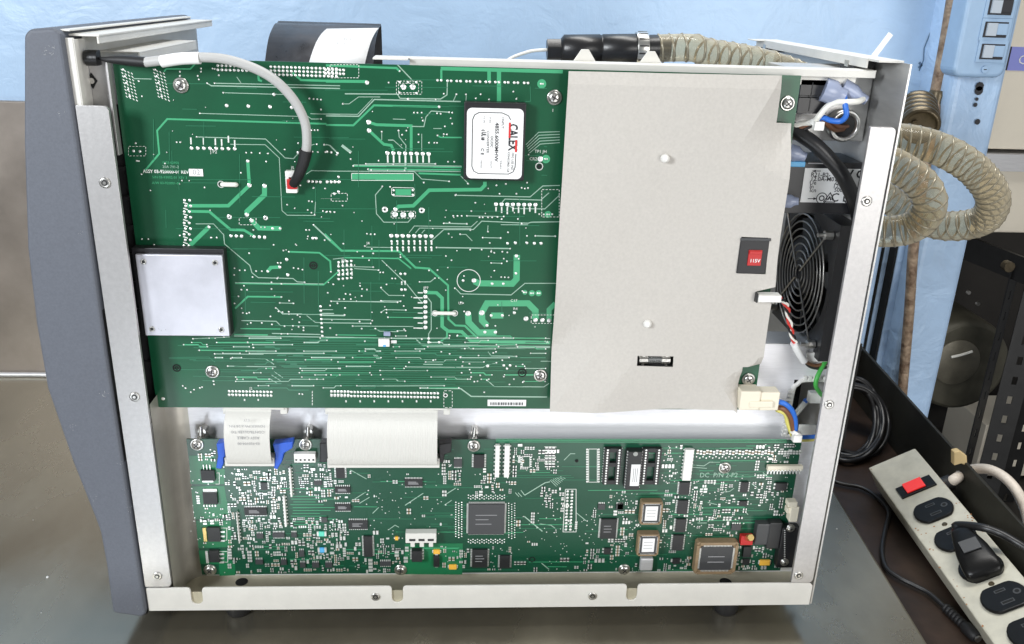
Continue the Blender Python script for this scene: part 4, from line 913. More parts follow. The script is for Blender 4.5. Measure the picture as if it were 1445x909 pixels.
# PLCC sockets
def plcc(c, x0, y0, x1, y1, h, lab=None, inner='chip_grey', top=0):
    p = P(c, x0, y0, YL-h); q = P(c, x1, y1, YL-h); b = MB(); t = (q.x-p.x)*.16; ch_ = t*.5
    def oct_(X0, X1, Z0, Z1, k): return [(X0+k, Z0), (X1-k, Z0), (X1, Z0+k), (X1, Z1-k), (X1-k, Z1), (X0+k, Z1), (X0, Z1-k), (X0, Z0+k)]
    X0, X1, Z0, Z1 = p.x, q.x, q.z, p.z
    b.prism(oct_(X0, X1, Z0, Z1, ch_*.6), YL-h*.92, YL-.0003)
    b.box(X0+t*.7, X1-t*.7, YL-h-.0001, YL-h*.9, Z0+t*.7, Z1-t*.7, 1)
    for sd in (0, 1):     # raised rim
        b.box(X0+ch_, X1-ch_, YL-h-.0006, YL-h*.92+.0001, (Z0, Z1-t*.45)[sd], (Z0+t*.45, Z1)[sd]); b.box((X0, X1-t*.45)[sd], (X0+t*.45, X1)[sd], YL-h-.0006, YL-h*.92+.0001, Z0+ch_, Z1-ch_)
    n = 12 if (X1-X0) < .03 else 20
    for i in range(n):
        f = (i+.5)/n; x = X0+t+(X1-X0-2*t)*f; z = Z0+t+(Z1-Z0-2*t)*f; wd = (X1-X0-2*t)/n*.25
        b.box(x-wd, x+wd, YL-h-.0003, YL-h*.9, Z0+t*.47, Z0+t*.72, 2); b.box(x-wd, x+wd, YL-h-.0003, YL-h*.9, Z1-t*.72, Z1-t*.47, 2)
        b.box(X0+t*.47, X0+t*.72, YL-h-.0003, YL-h*.9, z-wd, z+wd, 2); b.box(X1-t*.72, X1-t*.47, YL-h-.0003, YL-h*.9, z-wd, z+wd, 2)
    if lab:
        t2 = t*1.35; b.box(X0+t2, X1-t2, YL-h-.0004, YL-h-.0001, Z0+t2, Z1-t2, 3)
        for k in range(3):
            zz_ = Z1-t2-(Z1-Z0-2*t2)*(.28+.22*k); b.box(X0+t2*1.3, X1-t2*1.4, YL-h-.00046, YL-h-.0004, zz_-.00025, zz_+.00025, 4)
    else:
        for k in range(2):
            zz_ = Z1-(Z1-Z0)*(.45+.17*k); b.box(X0+(X1-X0)*.3, X1-(X1-X0)*.3, YL-h-.00016, YL-h-.0001, zz_-.0004, zz_+.0004, 4)
    return obj('chip_socket', b, ['plcc_brown', inner, 'pad_solder', 'label_white', 'ink_grey'], lb)
plcc('d', 172, 450, 275, 568, .0075, True); plcc('d', 156, 622, 258, 735, .0075, True); plcc('d', 470, 665, 668, 832, .0080)
# crystal
p = P('d', 168, 752, YL-.006); q = P('d', 230, 818, YL-.006); b = MB(); b.box(p.x, q.x, YL-.006, YL-.0005, q.z, p.z); obj('crystal', b, 'gold', lb, bevel=.0015, seg=3).data.materials[0] = M['alu']
# DIP: bare footprint, sockets, socketed chip
sline('c', [(722,165),(768,165),(768,342),(722,342),(722,165)], .9, YL, lsilk)
for i in range(14):
    for x in (714, 776): pad('c', x, 168+13.2*i, 1.7, YL, 0, lpads)
def dipsock(c, x0, y0, x1, y1, n):
    h = .005; p = P(c, x0, y0, YL-h); q = P(c, x1, y1, YL-h); b = MB(); wd = (q.x-p.x)*.3
    b.box(p.x, p.x+wd, YL-h, YL-.0003, q.z, p.z); b.box(q.x-wd, q.x, YL-h, YL-.0003, q.z, p.z)
    for z in (p.z, (p.z*.6+q.z*.4), q.z+.004): b.box(p.x+wd, q.x-wd, YL-h+.0005, YL-.0003, z-.004, z)
    for i in range(n):
        z = q.z+(p.z-q.z)*(i+.5)/n
        for x in (p.x+wd*.5, q.x-wd*.5): b.cyl((x, YL-h, z), (0, -1, 0), .0009, .0003, 8, m=1)
        b.box(q.x, q.x+.0008, YL-.0015, YL-.0002, z-.0004, z+.0004, 1); b.box(p.x-.0008, p.x, YL-.0015, YL-.0002, z-.0004, z+.0004, 1)
    obj('chip_socket', b, ['chip_black', 'pad_solder'], lb)
dipsock('c', 812, 165, 886, 356, 14); dipsock('d', 183, 165, 262, 356, 14)
h = .009; p = P('d', 104, 182, YL-h); q = P('d', 158, 385, YL-h); b = MB(); b.box(p.x, q.x, YL-h, YL-.0045, q.z, p.z); b.box(p.x-.001, q.x+.001, YL-.0045, YL-.0003, q.z, p.z)
for i in range(14):
    z = q.z+(p.z-q.z)*(i+.5)/14; b.box(p.x-.0009, p.x, YL-.0065, YL-.0040, z-.0005, z+.0005, 1); b.box(q.x, q.x+.0009, YL-.0065, YL-.0040, z-.0005, z+.0005, 1)
b.cyl(((p.x+q.x)/2, YL-h, p.z-.002), (0, -1, 0), .0022, .0002, 14, m=2, smooth=False)
dp = obj('socketed_chip', b, ['chip_black', 'pad_solder', 'smd_grey'], lb)
p = P('d', 118, 248, YL-h); q = P('d', 156, 362, YL-h); b = MB(); b.box(p.x, q.x, YL-h-.0003, YL-h-.00005, q.z, p.z)
for k in range(3): x = p.x+(q.x-p.x)*(.3+.2*k); b.box(x-.0003, x+.0003, YL-h-.00036, YL-h-.0003, q.z+.004, p.z-.004, 1)
obj('chip_label', b, ['label_white', 'ink_grey'], lb)
# 2-row header footprint
sline('c', [(598,380),(655,380),(655,608),(585,608),(598,380)], .9, YL, lsilk)
for i in range(13):
    for x in (610, 634): pad('c', x-i*.8, 392+17*i, 2, YL, 0, lpads)
# edge connector parts, right
def blk(name, c, x0, y0, x1, y1, h, m, bev=.0006):
    p = P(c, x0, y0, YL-h); q = P(c, x1, y1, YL-h); b = MB(); b.box(p.x, q.x, YL-h, YL-.0003, q.z, p.z); return obj(name, b, m, lb, bevel=bev)
blk('relay', 'd', 792, 568, 842, 680, .009, 'chip_grey', .001); blk('relay', 'd', 858, 562, 905, 700, .009, 'chip_black', .001)
blk('edge_connector', 'd', 926, 590, 985, 800, .010, 'case_black')
b = MB()
for i in range(17): p = P('d', 936, 600+11.5*i, YL-.0102); b.cyl(p, (0, -1, 0), .0007, .0004, 8)
obj('connector_contact', b, 'pad_solder', lb)
blk('cream_socket', 'd', 958, 452, 1003, 478, .009, 'cream_plastic'); blk('cream_socket', 'd', 972, 478, 1003, 556, .009, 'cream_plastic'); blk('cream_socket', 'd', 950, 482, 972, 510, .007, 'cream_plastic')
blk('push_switch', 'd', 706, 632, 765, 680, .006, 'red_part'); b = MB(); p = P('d', 742, 640, YL-.006); b.cyl((p.x, YL-.006, p.z), (0, -.8, .6), .0032, .008, 12); obj('switch_button', b, 'gold', lb)
for a in (('d',806,762,856,788),('b',600,722,632,742),('b',677,797,714,818),('b',410,658,426,674)):
    p = P(a[0], a[1], a[2], YL-.0025); q = P(a[0], a[3], a[4], YL-.0025); b = MB(); b.box(p.x, q.x, YL-.0025, YL-.0003, q.z, p.z)
    b.box(p.x-.0012, p.x, YL-.0016, YL-.0002, q.z+.0008, p.z-.0008, 1); b.box(q.x, q.x+.0012, YL-.0016, YL-.0002, q.z+.0008, p.z-.0008, 1); obj('tantalum_capacitor', b, ['tantalum', 'pad_solder'], lb, bevel=.0003)
for c, x0, y0, x1, y1, m in (('a',722,632,772,654,'teal_part'),('a',727,712,772,734,'cyan_part')):
    p = P(c, x0, y0, YL-.002); q = P(c, x1, y1, YL-.002); b = MB(); b.box(p.x+.002, q.x-.002, YL-.0022, YL-.0003, q.z, p.z); b.box(p.x, p.x+.002, YL-.002, YL-.0002, q.z, p.z, 1); b.box(q.x-.002, q.x, YL-.002, YL-.0002, q.z, p.z, 1); obj('coloured_chip', b, [m, 'pad_solder'], lb, bevel=.0003)
# white jack with zigzag front
p = P('b', 462, 640, YL-.008); q = P('b', 614, 712, YL-.008); b = MB(); b.box(p.x, q.x, YL-.008, YL-.0003, q.z+.006, p.z, 0)
for i in range(3):
    x = p.x+(q.x-p.x)*(.12+.3*i); b.box(x, x+(q.x-p.x)*.2, YL-.0083, YL-.008, p.z-.006, p.z-.0085, 1); b.box(x+.001, x+.005, YL-.006, YL-.0003, q.z, q.z+.006, 0)
obj('terminal_socket', b, ['ribbon_grey', 'chip_black'], lb, bevel=.0005)
chip(IC, 'b', 492, 728, 544, 780, .006, 'chip_black', 'lr', 4)
# screws + standoffs
for c, x, y in (('a',133,200),('a',668,200),('a',198,818),('b',438,818),('b',798,205),('c',912,808),('d',615,265)):
    if c == 'b' and x == 798: c, x, y = 'c', 108, 148
    p = P(c, x, y, YL); s_ = screw(c, x, y, YL, lb); 
for c, x, y in (('d', 968, 588), ('d', 935, 770)):
    o = screw(c, x, y, YL-.010, lb); o.scale = (.7, .7, .7)
for c, x, y in (('a',155,150),('a',680,152),('b',797,148)):
    p = P(c, x, y, YL+.008); b = MB(); b.cyl((p.x, YL+.0018, LZ1-.004), (0, 1, 0), .0046, .0140, 6, smooth=False); b.cyl((p.x+.001, YS-.010, LZ1+.004), (0, 1, 0), .0035, .0098, 12); b.cyl((p.x, YL+.004, LZ1-.001), (.1, 0, 1), .0016, .012, 8); obj('standoff', b, 'screw_steel', lb)
# diagonal traces, bus lines
for c, wd, pts in (('b',1.1,[(195,480),(265,435)]),('b',1.1,[(235,490),(285,460)]),('b',1.2,[(460,500),(550,440)]),('b',1.2,[(655,450),(710,415)]),('b',1,[(655,498),(690,475)]),('b',1,[(300,540),(330,510)]),('b',1,[(380,620),(410,598),(430,608)]),('b',1,[(190,325),(270,370)]),('c',1.4,[(380,412),(490,345),(515,340)]),('c',1.6,[(378,525),(475,605)]),('c',1.3,[(470,775),(510,808)]),('c',1,[(655,505),(710,550)]),('c',1,[(360,385),(380,412)]),('c',1,[(345,398),(365,420)]),('c',1,[(330,398),(350,420)]),('c',1,[(460,565),(520,572),(545,590)]),('c',1,[(305,290),(330,270)]),('c',1,[(590,225),(625,190),(650,190)]),('c',1,[(365,240),(330,225)]),('d',1,[(440,250),(505,255),(535,235),(590,235)]),('d',1,[(440,262),(520,268)]),('d',1,[(600,395),(640,392),(665,375)]),('d',1,[(525,450),(575,462)]),('d',1,[(720,495),(740,515)]),('d',1,[(470,560),(520,560)]),('d',1,[(760,350),(790,375)]),('d',1,[(820,290),(850,320)])):
    trace(c, wd, pts, 'l', False, YL, lf)
for i in range(7): trace('c', .8, [(515+i*9, 330-i*3), (550+i*8, 365-i*7)], 'l', False, YL, lf)
for i in range(130):
    v = random.uniform(632, 806); u = random.uniform(340, 1060); L = random.uniform(20, 110)
    trace(0, .8, [(u, v), (min(1090, u+L), v+random.uniform(-.3, .3))], random.choice('ddddg'), False, YL, lf)
for i in range(12): trace('a', .9, [(590+random.uniform(0, 20), 455+i*14), (700+random.uniform(0, 130), 455+i*14)], 'g', False, YL, lf)
for i in range(40):
    v = 628+random.random()*110; u = random.uniform(945, 1060); trace(0, .8, [(u, v), (u+random.uniform(15, 60), v)], random.choice('dg'), False, YL, lf)
for v in (619.5, 621.5, 623.5): trace(0, .7, [(700, v), (1110, v+.6)], 'g', False, YL, lf)
# small chip parts, scattered in the busy zones; keep off the larger parts
occ = []
for o in lb.children:
    if o.name.split('.')[0] in ('copper_pour', 'screw_land'): continue
    vs = [v.co for v in o.data.vertices]; l = o.matrix_basis.translation
    occ.append((min(v.x for v in vs)+l.x-.0012, max(v.x for v in vs)+l.x+.0012, min(v.z for v in vs)+l.z-.0012, max(v.z for v in vs)+l.z+.0012))
def free(x, z, hx, hz):
    return not any(x+hx > o[0] and x-hx < o[1] and z+hz > o[2] and z-hz < o[3] for o in occ)
def part(x, z, ver, L, Wd, col):
    hx, hz = (Wd/2, L/2) if ver else (L/2, Wd/2); h = Wd*.55; e = .28
    smd.box(x-hx, x+hx, YL-h, YL-.00018, z-hz, z+hz, col) if e == 0 else None
    if ver:
        smd.box(x-hx, x+hx, YL-h, YL-.0002, z-hz*(1-e*2), z+hz*(1-e*2), col); smd.box(x-hx, x+hx, YL-h*1.02, YL-.0002, z-hz, z-hz*(1-e*2), 0); smd.box(x-hx, x+hx, YL-h*1.02, YL-.0002, z+hz*(1-e*2), z+hz, 0)
    else:
        smd.box(x-hx*(1-e*2), x+hx*(1-e*2), YL-h, YL-.0002, z-hz, z+hz, col); smd.box(x-hx, x-hx*(1-e*2), YL-h*1.02, YL-.0002, z-hz, z+hz, 0); smd.box(x+hx*(1-e*2), x+hx, YL-h*1.02, YL-.0002, z-hz, z+hz, 0)
def zone(c, x0, y0, x1, y1, n, vias=0, big=.3):
    for i in range(n):
        cx, cy = random.uniform(x0, x1), random.uniform(y0, y1); k = random.choice((1, 2, 2, 3, 4)); ver = random.random() < .5
        L = random.choice((.0023, .0028, .0034)) if random.random() > big*.5 else .004; Wd = L*random.uniform(.5, .62); p0_ = P(c, cx, cy, YL); col = random.choices((1, 2, 3, 0), (3, 3, 2, 2))[0]
        for j in range(k):
            x = p0_.x+(j*Wd*1.5 if ver else 0); z = p0_.z-(0 if ver else j*Wd*1.6)
            hx, hz = (Wd/2, L/2) if ver else (L/2, Wd/2)
            if free(x, z, hx, hz) and z-hz > LZ0+.001 and z+hz < LZ1-.001 and x+hx < .318:
                part(x, z, ver, L, Wd, col); occ.append((x-hx-.0005, x+hx+.0005, z-hz-.0005, z+hz+.0005))
    for i in range(vias):
        p_ = P(c, random.uniform(x0, x1), random.uniform(y0, y1), YL)
        if free(p_.x, p_.z, .0006, .0006): lpads.disc(p_.x, yoff(YL-.00026), p_.z, random.uniform(.0004, .0007), 6, 0)
# resistor row along the top right
for i in range(24):
    p_ = P('d', 470+17.3*i, 178+(i % 3)*3, YL)
    if free(p_.x, p_.z, .001, .002): part(p_.x, p_.z, True, .0042, .0022, random.choice((1, 3))); occ.append((p_.x-.0015, p_.x+.0015, p_.z-.0026, p_.z+.0026))
    q_ = P('d', 465+17.3*i, 206+(i % 2)*7, YL); lpads.disc(q_.x, yoff(YL-.00026), q_.z, .0007, 6, 0)
for i in range(8):
    p_ = P('d', 905+16*i, 182, YL); part(p_.x, p_.z, True, .0036, .002, 1)
for r_ in range(4):
    for i in range(3): p_ = P('c', 496+19*i, 162+29*r_, YL); part(p_.x, p_.z, True, .0036, .0026, 2) if free(p_.x, p_.z, .001, .001) else None
    sline('c', [(484,152+29*r_),(542,152+29*r_)], .7, YL, lsilk)
sline('c', [(368,205),(408,205),(408,262),(368,262),(368,205)], .9, YL, lsilk)
for i in range(5): pad('c', 362, 210+12*i, 1.3, YL, 0, lpads); pad('c', 414, 210+12*i, 1.3, YL, 0, lpads)
# dense fan-out dots round the processor
for i in range(15):
    for j in range(3):
        pad('c', 12+16*j, 450+13*i+(j % 2)*6, 1.15, YL, 0, lpads) if i < 15 else None
        pad('c', 295+16*j, 455+13*i+(j % 2)*6, 1.0, YL, 0, lpads)
for i in range(17):
    for j in range(2): pad('c', 80+12*i, 412+14*j+(i % 2)*6, 1.1, YL, 0, lpads); pad('c', 80+12*i, 648+14*j+(i % 2)*6, 1.1, YL, 0, lpads)
for a in (('a',300,320,580,500,75,25),('a',290,480,580,830,95,40),('a',355,560,560,640,45,10),('a',140,225,225,260,10,8),('a',140,545,290,575,14,8),('a',640,300,839,450,50,25,.4),('a',600,560,839,840,95,35),('a',100,260,300,840,6,40),('a',400,320,560,440,55,10),
  ('b',0,560,180,830,70,30),('b',200,640,420,830,45,35),('b',0,320,200,480,24,25),('b',640,270,760,370,12,16),('b',270,330,740,640,10,70),('b',400,640,480,800,10,14),('b',640,700,760,800,12,14),
  ('c',320,140,560,280,22,25),('c',470,370,590,470,14,12),('c',700,680,790,770,18,8),('c',180,690,330,820,14,25),('c',340,480,760,830,8,75),('c',740,430,985,700,18,70),('c',110,270,320,400,14,16),
  ('d',0,380,170,820,14,70),('d',260,150,420,350,8,50),('d',270,380,470,720,22,110),('d',430,330,700,480,18,50),('d',480,480,720,620,16,40),('d',260,740,440,820,16,12),('d',680,300,1000,460,28,45),('d',860,440,960,560,24,14),('d',670,680,930,810,44,40),('d',780,140,1040,240,16,25)):
    a = list(a); a[5] = int(a[5]*1.5); zone(*a)
for i in range(10): p_ = P('d', 505+20*i, 310, YL); lsilk.box(p_.x-.0024, p_.x+.0006, yoff(YL-.0002)-.00002, YL-.0002, p_.z-.0035, p_.z+.0035) if False else None
text('DC  P/N 2-P2  -', .0072, P('d', 600, 306, YL-.0003), 'trace_light', lb, sx=.9)
obj('fine_traces', lf, ['trace_light', 'trace_green', 'trace_dim'], lb, stuff=True)
obj('solder_pads', lpads, ['pad_solder', 'hole_black'], lb, stuff=True)
obj('silk_marks', lsilk, 'silk_white', lb, stuff=True)
obj('chip_components', smd, ['pad_solder', 'smd_grey', 'chip_black', 'smd_tan'], lb, stuff=True)
b = MB(); p = P('c', 658, 228, YL); b.disc(p.x, YL-.0004, p.z, .0017, 14); p = P('c', 420, 755, YL); b.ring(p.x, YL-.0004, p.z, .0026, .001, 16); obj('mounting_hole', b, 'hole_black', lb)

# ================================================================== rear compartment: filter, breaker, fan, wires
# line filter box
YF = .056
f0 = at(1138, 108, YF); f1 = at(1222, 200, YF)
b = MB(); b.box(at(1120, 110, YF).x, RWX-.0004, YF, YF+.07, f1.z, f0.z+.006); fb = obj('filter_box', b, 'steel_rear', ins, bevel=.001)
p = at(1193, 178, YF-.01); b = MB(); b.lathe((p.x, YF-.0002, p.z), (0, -1, 0), [(.0135, 0), (.0135, .009), (.0125, .010), (.010, .010), (.010, .004)], 24); b.cyl((p.x, YF-.005, p.z), (0, -1, 0), .0098, .0004, 20, m=1); obj('cable_gland', b, ['screw_steel', 'dark_inside'], fb)
p = at(1131, 112, .034); q = at(1166, 161, .034); b = MB(); mz = (p.z+q.z)/2
b.box(p.x, q.x, .034, YF-.0002, mz+.0008, p.z); b.box(p.x, q.x, .034, YF-.0002, q.z, mz-.0008)
for x in (.38,): b.box(p.x+(q.x-p.x)*x, p.x+(q.x-p.x)*x+.0008, .0336, .0342, q.z+.002, p.z-.002)
b.box(p.x+.001, q.x-.002, .036, YF-.0003, mz-.0008, mz+.0008, 1)
obj('terminal_block', b, ['case_black', 'chip_grey'], ins, bevel=.0008)
def faston(u, v, u2, v2, Y, r, par=ins):
    a = at(u, v, Y); c = at(u2, v2, Y-.004); d = c-a; b = MB(); b.lathe(a, d, [(r*1.15, 0), (r*1.15, d.length*.45), (r*.75, d.length*.7), (r*.65, d.length)], 12); obj('terminal_sleeve', b, 'faston', par)
faston(1162, 126, 1192, 136, .033, .0085); faston(1188, 122, 1222, 142, .036, .0062)
wires = [('wire', [(1191,134,.042),(1193,150,.038),(1194,163,.037),(1186,171,.040),(1172,170,.044),(1160,166,.046),(1150,172,.048)], .0023, 'wire_blue'),
 ('wire', [(1220,138,.046),(1212,143,.041),(1198,144,.039),(1182,144,.040),(1168,150,.042),(1157,162,.044),(1148,172,.047),(1130,175,.05),(1118,180,.052)], .0025, 'wire_white'),
 ('wire', [(1190,182,.066),(1178,183,.058),(1168,176,.05),(1158,167,.047),(1148,172,.048),(1130,180,.05),(1118,186,.052)], .0021, 'wire_brown'),
 ('wire', [(1196,178,.066),(1184,179,.058),(1172,172,.052),(1150,170,.050)], .0018, 'wire_brown'),
 ('wire', [(1148,175,.049),(1134,182,.05),(1118,190,.053)], .0022, 'wire_black'),
 ('power_lead', [(1112,178,.050),(1130,190,.046),(1150,204,.042),(1172,226,.040),(1190,250,.040),(1206,285,.045),(1212,310,.055)], .0062, 'wire_black')]
for nm, pts, r, m_ in wires: tubeobj(nm, [at(q[0], q[1], q[2]-(.014 if nm == 'wire' else .008)) for q in pts], r, m_, ins, n=12)
p = at(1152, 172, .032); b = MB(); b.cyl(p+Vector((-.002, 0, -.004)), (.6, 0, .9), .0055, .004, 12); b.box(p.x-.004, p.x+.004, p.y-.008, p.y-.002, p.z-.006, p.z+.001); obj('cable_tie', b, 'white_plastic', ins, bevel=.0004)
# breaker with rating label
YB = .046
p = at(1112, 228, YB); q = at(1226, 303, YB); b = MB(); b.box(p.x, RWX-.0005, YB, YB+.05, q.z, p.z); b.box(at(1140, 229, YB).x, at(1172, 229, YB).x, YB-.001, YB, p.z-.0015, p.z-.0005, 1)
br = obj('circuit_breaker', b, ['case_black', 'alu'], ins, bevel=.001)
p = at(1136, 237, YB); q = at(1226, 287, YB); b = MB(); b.box(p.x, RWX-.003, YB-.0006, YB-.0001, q.z, p.z); obj('rating_label', b, 'label_white', br)
def B3(x, y): u, v = 1080+x/5.683, 220+y/5.683; return at(u, v, YB-.0009)
text('R21-B2-', .0052, B3(365, 152), 'ink', br, ax='LEFT', bold=.01); text('12.0A-M01CN-B', .0052, B3(362, 186), 'ink', br, ax='LEFT', bold=.01)
for s, y in (('Ue', 216), ('In', 247), ('Icn', 277)): text(s, .0050, B3(355, y), 'ink', br, ax='LEFT', bold=.01)
for s, y in (('250V', 216), ('12.0A', 247), ('500A', 277)): text(s, .0050, B3(650, y), 'ink', br, ax='RIGHT', bold=.01)
text('C E', .0105, B3(595, 338), 'ink', br, bold=.006); text('V C', .010, B3(720, 150), 'ink', br, bold=.03)
b = MB(); ya = YB-.0009
for cx_, sz in ((452, .0046), (672, .0046)):
    c_ = B3(cx_, 340); b.ring(c_.x, ya, c_.z, sz, .0007, 20); b.ring(c_.x, ya, c_.z, sz*.45, .0009, 14)
c_ = B3(515, 338); b.strip([(c_.x-.005, c_.z-.0035), (c_.x, c_.z+.0045), (c_.x+.005, c_.z-.0035), (c_.x-.0046, c_.z-.0035)], .0008, ya-.00001); b.strip([(c_.x-.0015, c_.z-.002), (c_.x, c_.z+.001), (c_.x+.0015, c_.z-.002)], .0012, ya-.00001)
for (x0_, y0_, x1_, y1_, tip) in ((378, 122, 445, 122, 0), (340, 344, 412, 344, 1)):
    p = B3(x0_, y0_); q = B3(x1_, y1_); b.strip([(p.x, p.z), (q.x, q.z)], .0006, ya-.00002); t_ = p if tip == 0 else q; sg = 1 if tip == 0 else -1
    b.add([(t_.x-sg*.0006, ya-.00003, t_.z), (t_.x+sg*.003, ya-.00003, t_.z+.0011), (t_.x+sg*.003, ya-.00003, t_.z-.0011)], [(0, 1, 2)])
obj('label_symbols', b, 'ink', br)
faston(1114, 214, 1137, 222, .044, .006); faston(1108, 284, 1127, 284, .043, .005)
p = at(1116, 228, .040); q = at(1136, 236, .040); b = MB(); b.box(p.x, q.x, .040, .048, q.z, p.z); obj('terminal_tab', b, 'cyan_part', ins, bevel=.0006)
# fan on the rear wall
FX, FY, FZ = .322, .110, None
fc = onx(1129, 386, FX); FY, FZ = fc.y, fc.z
fan = MB(); R1 = .060; S = .0635
pts = []
n = 40
ring_o = [(FY+S*max(-1, min(1, 1.42*math.cos(2*math.pi*i/n))), FZ+S*max(-1, min(1, 1.42*math.sin(2*math.pi*i/n)))) for i in range(n)]
ring_i = [(FY+.057*math.cos(2*math.pi*i/n), FZ+.057*math.sin(2*math.pi*i/n)) for i in range(n)]
vs = [(FX+.003, y, z) for y, z in ring_o]+[(FX+.003, y, z) for y, z in ring_i]+[(RWX-.0008, y, z) for y, z in ring_o]+[(RWX-.0008, y, z) for y, z in ring_i]
fs = []
for i in range(n):
    j = (i+1) % n; fs += [(i, j, n+j, n+i), (2*n+i, 3*n+i, 3*n+j, 2*n+j), (i, 2*n+i, 2*n+j, j), (n+i, n+j, 3*n+j, 3*n+i)]
fan.add(vs, fs); fo = obj('cooling_fan', fan, 'black_plastic', ins)
b = MB(); b.cyl((FX+.005, FY, FZ), (1, 0, 0), .019, .012, 28); obj('fan_hub', b, 'black_plastic', fo)
for i in range(7):
    a = 2*math.pi*i/7; b = MB(); vs = []
    for r_, tw in ((.018, .0), (.055, .12)):
        for da, xx in ((0, FX+.006), (.55, FX+.016)):
            for th in (0, .0012): vs.append((xx+th, FY+r_*math.cos(a+da+tw), FZ+r_*math.sin(a+da+tw)))
    b.add(vs, [(0,1,3,2),(4,6,7,5),(0,4,5,1),(2,3,7,6),(0,2,6,4),(1,5,7,3)]); obj('fan_blade', b, 'chip_grey', fo)
b = MB(); b.cyl((RWX-.0006, FY, FZ), (1, 0, 0), .056, .0004, 32); obj('fan_back', b, 'hole_black', fo)
gd = MB()
for r_ in (.0565, .0495, .0425, .0355, .0285, .0215, .0145, .008):
    gd.tube([(FX-.001, FY+r_*math.cos(2*math.pi*i/32), FZ+r_*math.sin(2*math.pi*i/32)) for i in range(32)], .00085, 6, sub=1, closed=True)
for a in (45, 135, 225, 315):
    t = math.radians(a); gd.tube([(FX-.0025, FY+.006*math.cos(t), FZ+.006*math.sin(t)), (FX-.0025, FY+.070*math.cos(t), FZ+.070*math.sin(t)), (FX-.001, FY+.073*math.cos(t), FZ+.073*math.sin(t))], .0010, 6, sub=1)
obj('fan_guard', gd, 'fan_wire', fo)
for a in (45, 135, 225, 315):
    t = math.radians(a); b = MB(); b.cyl((FX+.002, FY+.073*math.cos(t), FZ+.073*math.sin(t)), (-1, 0, 0), .0042, .007, 8, smooth=False); b.cyl((FX-.005, FY+.073*math.cos(t), FZ+.073*math.sin(t)), (-1, 0, 0), .002, .006, 8); obj('fan_screw', b, 'screw_steel', fo)
# fan lead: white plug, twisted red/white pair, heat-shrink
p = at(1068, 414, .004); q = at(1100, 427, .004); b = MB(); b.box(p.x+.001, q.x, .0005, .011, q.z+.001, p.z-.001); b.box(p.x-.0004, p.x+.0012, .002, .010, q.z, p.z, 1); obj('fan_plug', b, ['white_plastic', 'chip_black'], ins, bevel=.0006)
base = [at(*q_) for q_ in ((1099,420,.006),(1109,430,.012),(1113,448,.02),(1117,470,.026),(1122,484,.03))]
bs = smooth_path(base, 8)
for k, m_ in ((0, 'wire_red'), (1, 'wire_white'), (2, 'wire_black')):
    tubeobj('wire', [p_+Vector((math.cos(i*.55+k*2.1)*.0016, 0, math.sin(i*.55+k*2.1)*.0008)) for i, p_ in enumerate(bs)], .0012, m_, ins, sub=2)
tubeobj('shrink_sleeve', [at(1120,484,.03), at(1126,496,.033), at(1135,510,.036)], .0034, 'label_white', ins)
tubeobj('wire', [at(1135,509,.036), at(1143,514,.04), at(1153,516,.043), at(1172,512,.048)], .0018, 'wire_brown', ins); tubeobj('wire', [at(1135,509,.037), at(1142,517,.04), at(1156,520,.043), at(1175,517,.048)], .0014, 'wire_black', ins)
tubeobj('wire', [at(1166,508,.046), at(1155,528,.040), at(1151,543,.038), at(1156,553,.044), at(1162,560,.055)], .0021, 'wire_green', ins)
# mains plug at the sheet corner
p = at(1046, 552, .004); q = at(1098, 580, .004); b = MB(); b.box(p.x, p.x+(q.x-p.x)*.5, .003, .019, q.z+.001, p.z); b.box(p.x+(q.x-p.x)*.5, q.x, .0045, .018, q.z, p.z-.0015); b.box(p.x+.008, q.x-.006, .0018, .0045, q.z+.004, q.z+.010); obj('mains_plug', b, 'cream_plastic', ins, bevel=.0009)
for pts, r, m_ in (([(1094,566,.010),(1108,570,.008),(1118,580,.010),(1122,594,.014),(1122,612,.02)], .0024, 'wire_blue'), ([(1094,575,.011),(1106,577,.010),(1115,588,.012),(1118,600,.016),(1120,613,.02)], .0024, 'wire_brown'), ([(1096,578,.014),(1108,584,.014),(1112,598,.018),(1118,614,.022)], .0022, 'wire_yellow'),
    ([(1124,617,.022),(1134,617,.024),(1150,616,.026),(1166,612,.03)], .0020, 'wire_blue'), ([(1122,619,.022),(1136,621,.024),(1160,619,.028)], .0018, 'wire_yellow')): tubeobj('wire', [at(*q_) for q_ in pts], r, m_, ins)
p = at(1121, 613, .018); b = MB(); b.cyl(p, (.4, 0, .9), .0052, .0042, 8, smooth=False); b.box(p.x-.003, p.x+.005, p.y-.007, p.y-.001, p.z-.005, p.z+.002); obj('cable_tie', b, 'white_plastic', ins, bevel=.0006)
# things seen through the opening
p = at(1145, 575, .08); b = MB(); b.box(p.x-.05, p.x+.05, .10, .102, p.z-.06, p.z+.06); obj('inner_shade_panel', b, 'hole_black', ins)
tubeobj('wire', [at(1122,585,.055), at(1133,572,.06), at(1140,564,.065)], .0026, 'wire_white', ins); tubeobj('wire', [at(1136,566,.06), at(1146,562,.065), at(1160,562,.07)], .0024, 'wire_blue', ins)
b = MB(); p = at(1150, 560, .055); b.box(p.x-.006, p.x+.006, .052, .060, p.z-.006, p.z+.005); obj('wire_splice', b, 'white_plastic', ins, bevel=.001)
p = at(1127, 598, YS); q = at(1147, 620, YS); b = MB(); b.box(p.x, q.x, YS-.003, YS-.0005, q.z, p.z); obj('wire_socket', b, 'ribbon_grey', ins, bevel=.0006)
p = at(1143, 500, YS); b = MB(); b.box(p.x-.004, p.x+.016, YS-.004, YS-.0005, p.z-.006, p.z+.003); obj('clip_block', b, 'white_plastic', ins, bevel=.0008)
